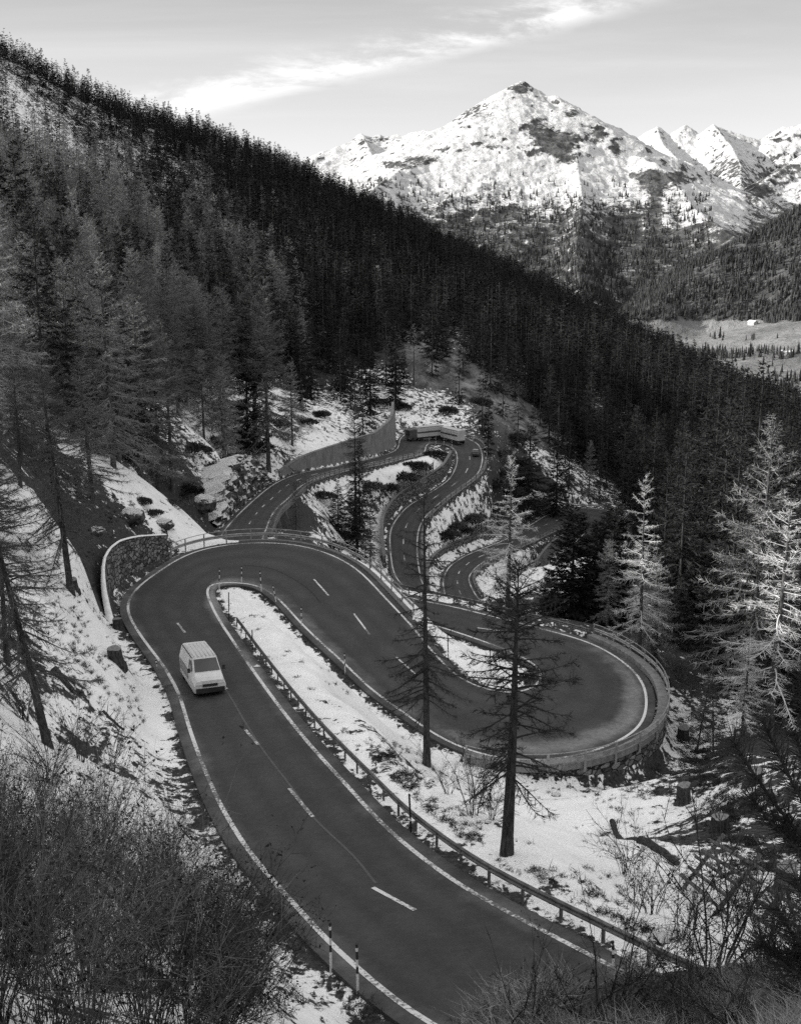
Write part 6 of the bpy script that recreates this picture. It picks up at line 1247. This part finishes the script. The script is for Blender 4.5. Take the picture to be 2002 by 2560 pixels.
rack((1700, 2200), (1815, 2310), 5, 'slanting rack of five logs on the snow slope at the lower right'); rack((1880, 2300), (1985, 2380), 4, 'second log rack, half hidden by scrub at the right edge')
# fallen logs, rocks, the drain and a scrap of paper
for (x0, y0, x1, y1, r_, lab) in [(1530,2055,1600,2110,.16,'dark rotten log lying on the snow below the stone wall'),(1600,2108,1690,2165,.24,'thick rotten log behind the tall spreading bush'),(135,1680,180,1730,.25,'dark fallen log on the snow behind the leaning trunk'),(258,1780,308,1826,.1,'thin fallen branch on the snow above the road edge'),(340,1600,390,1660,.08,'thin stick on the snow beside the two stumps')]:
    a, b = ground_hit(x0, y0), ground_hit(x1, y1); m = MB(); t = np.linspace(0, 1, 7)[:, None]; Pp = a + (b - a) * t + prng.normal(size=(7, 3)) * .04; Pp[:, 2] = ground_z(Pp[:, 0], Pp[:, 1]) + r_ * .4; m.tube(Pp - a, r_ * (1 - .4 * t[:, 0]), 9)
    for q in range(4): k = 1 + q; m.tube([Pp[k] - a, Pp[k] - a + prng.normal(size=3) * .35 + [0, 0, .25]], [r_ * .25, .01], 5)
    tag(m.build('fallen_log', M_STUMP, None, a, True), lab, 'log')
def rock_m(N):
    v = N.obj(); mp_ = N.new('ShaderNodeMapping'); mp_.inputs['Scale'].default_value = (1, 1, .35); N.ln(v, mp_.inputs[0]); n = N.noise(mp_.outputs[0], 1.1, 8, .72, .4); n2 = N.noise(v, 5, 6, .7)
    g_ = N.new('ShaderNodeNewGeometry'); sp_ = N.new('ShaderNodeSeparateXYZ'); N.ln(g_.outputs['Normal'], sp_.inputs[0])
    f = N.ramp(N.math('ADD', sp_.outputs[2], N.math('MULTIPLY', N.math('SUBTRACT', n2, .5), 1.6)), .62, .8)
    N.color(N.mix(f, N.ramp(N.math('ADD', N.math('MULTIPLY', n, .65), N.math('MULTIPLY', n2, .35)), .36, .66, .012, .17), .74)); N.bsdf.inputs['Roughness'].default_value = .95; N.bump(N.math('ADD', n, N.math('MULTIPLY', n2, .5)), 1.0, .5)
M_ROCK = mat('bare_rock', rock_m)
M_ROCKB = plain('lichen_rock', .03, .14, 9, .95, .1, 1.0)
def rock(x, y, s_, lab, sq=.6, r0=7.0):
    g = ground_hit(x, y, r0) if not isinstance(x, np.ndarray) else x; bm_ = bmesh_ico(3); V, T = bm_; n = fbm(V[:, 0] * 1.3 + x * .7, V[:, 1] * 1.3 + V[:, 2] * 1.7 + y, 4, 3); V2 = V * (1 + .55 * n[:, None]); V2 = np.sign(V2) * np.abs(V2) ** .85; V2[:, 2] *= sq
    o = link('rock', mesh_np('rock', V2 * s_, [T], M_ROCKB if r0 < 7 else M_ROCK, False), None, g); o.rotation_euler = (0, 0, x); tag(o, lab, 'rock')
import bmesh
def bmesh_ico(n):
    b = bmesh.new(); bmesh.ops.create_icosphere(b, subdivisions=n, radius=1); V = np.array([v.co[:] for v in b.verts]); T = np.array([[v.index for v in f.verts] for f in b.faces]); b.free(); return V, T
for q in [(1795,2475,.2,'grey rock in the bottom right corner beside the fallen branches'),(1870,2500,.24,'large grey rock in the bottom right corner'),(1930,2520,.22,'angular rock at the bottom right corner, lowest of the group'),(1975,2460,.2,'rock at the extreme right among the bottom scrub'),(1840,2440,.16,'small rock under the bare branches at the bottom right')]: rock(*q, .6, 6.3)
for q in [(1650,2350,.35,'dark rock on the snow under the leaning bush'),(1390,1990,.3,'low dark rock on the snow between the nearer larch and the stone wall'),(500,1260,2.4,'dark rock outcrop beside the viaduct road'),(1335,1250,4.2,'long rock knoll above the lowest loop',),(1300,1215,3.4,'snow flecked rock shoulder behind the sunlit larch top'),(1390,1268,3.0,'low rock slab by the far bend of the lowest loop'),(1040,1195,1.6,'dark rock behind the barred snow fence'),(330,1290,1.3,'dark rock above the stone wall on the left bank'),(410,1312,1.0,'small dark rock at the right end of the stone wall'),(240,1330,.8,'flat dark rock above the stone wall under the larches')]: rock(*q, .55)
# cliff that the viaduct road was cut into
def cliff(pts, label):
    P = np.array([at_h([(x, y)], h)[0] for x, y, h in pts]); Q = every(P, .7); n = len(Q); hs = np.interp(np.linspace(0, 1, n), np.linspace(0, 1, 6), [3, 7.5, 9.5, 9, 7, 1.5]); t = np.gradient(Q[:, :2], axis=0); t /= np.linalg.norm(t, axis=1)[:, None]; nr = np.stack([-t[:, 1], t[:, 0]], 1); rows = 22
    G_ = np.zeros((n, rows, 3))
    for k in range(rows):
        f = k / (rows - 1); z = hs * f - 1; u = np.arange(n) * .7; dsp = 3.0 * fbm(u / 4.2, z / 2.6, 5, 4, ridged=True) + 1.0 * fbm(u / 1.3, z / 1.1, 4, 9, ridged=True); off_ = 1.0 + f * f * 2.2 - dsp * (0.4 + .6 * f); G_[:, k, :2] = Q[:, :2] + nr * off_[:, None]; G_[:, k, 2] = Q[:, 2] + z
    back = G_[:, -1].copy(); back[:, :2] += nr * 5; back[:, 2] -= 1.5; m = MB(); m.sheet(np.concatenate([G_, back[:, None]], 1)); tag(m.build('cliff', M_ROCK, None), label, 'rock')
cliff([(552,1330,44.2),(585,1285,45.2),(622,1246,46.2),(655,1218,47.0),(684,1202,47.6)], 'dark craggy rock face on the left side of the viaduct road')
dr = at_h([(424, 1731)], 28.3)[0]; dr[2] = road_z(dr, .02); m = MB(); m.box((0, 0, 0), (.5, .5, .02))
for k in range(6): m.box((0, -.2 + .08 * k, .012), (.44, .03, .02), m=1)
o = m.build('drain_grate', [M_TRIM, M_STEELD], None, dr); o.rotation_euler = (0, 0, .3); tag(o, 'small square drain grate at the left road edge below the stumps', 'drain')
sc_ = at_h([(643, 1696)], 28.3)[0]; sc_[2] = road_z(sc_, .02); m = MB(); m.add([[-.22, -.05, 0], [.05, -.2, .05], [.25, .02, .01], [0, .16, .08], [-.12, .1, .02]], T=[[0, 1, 3], [1, 2, 3], [0, 3, 4]]); tag(m.build('paper_scrap', M_LAMP, None, sc_), 'white scrap lying on the road beside the right edge line', 'litter')
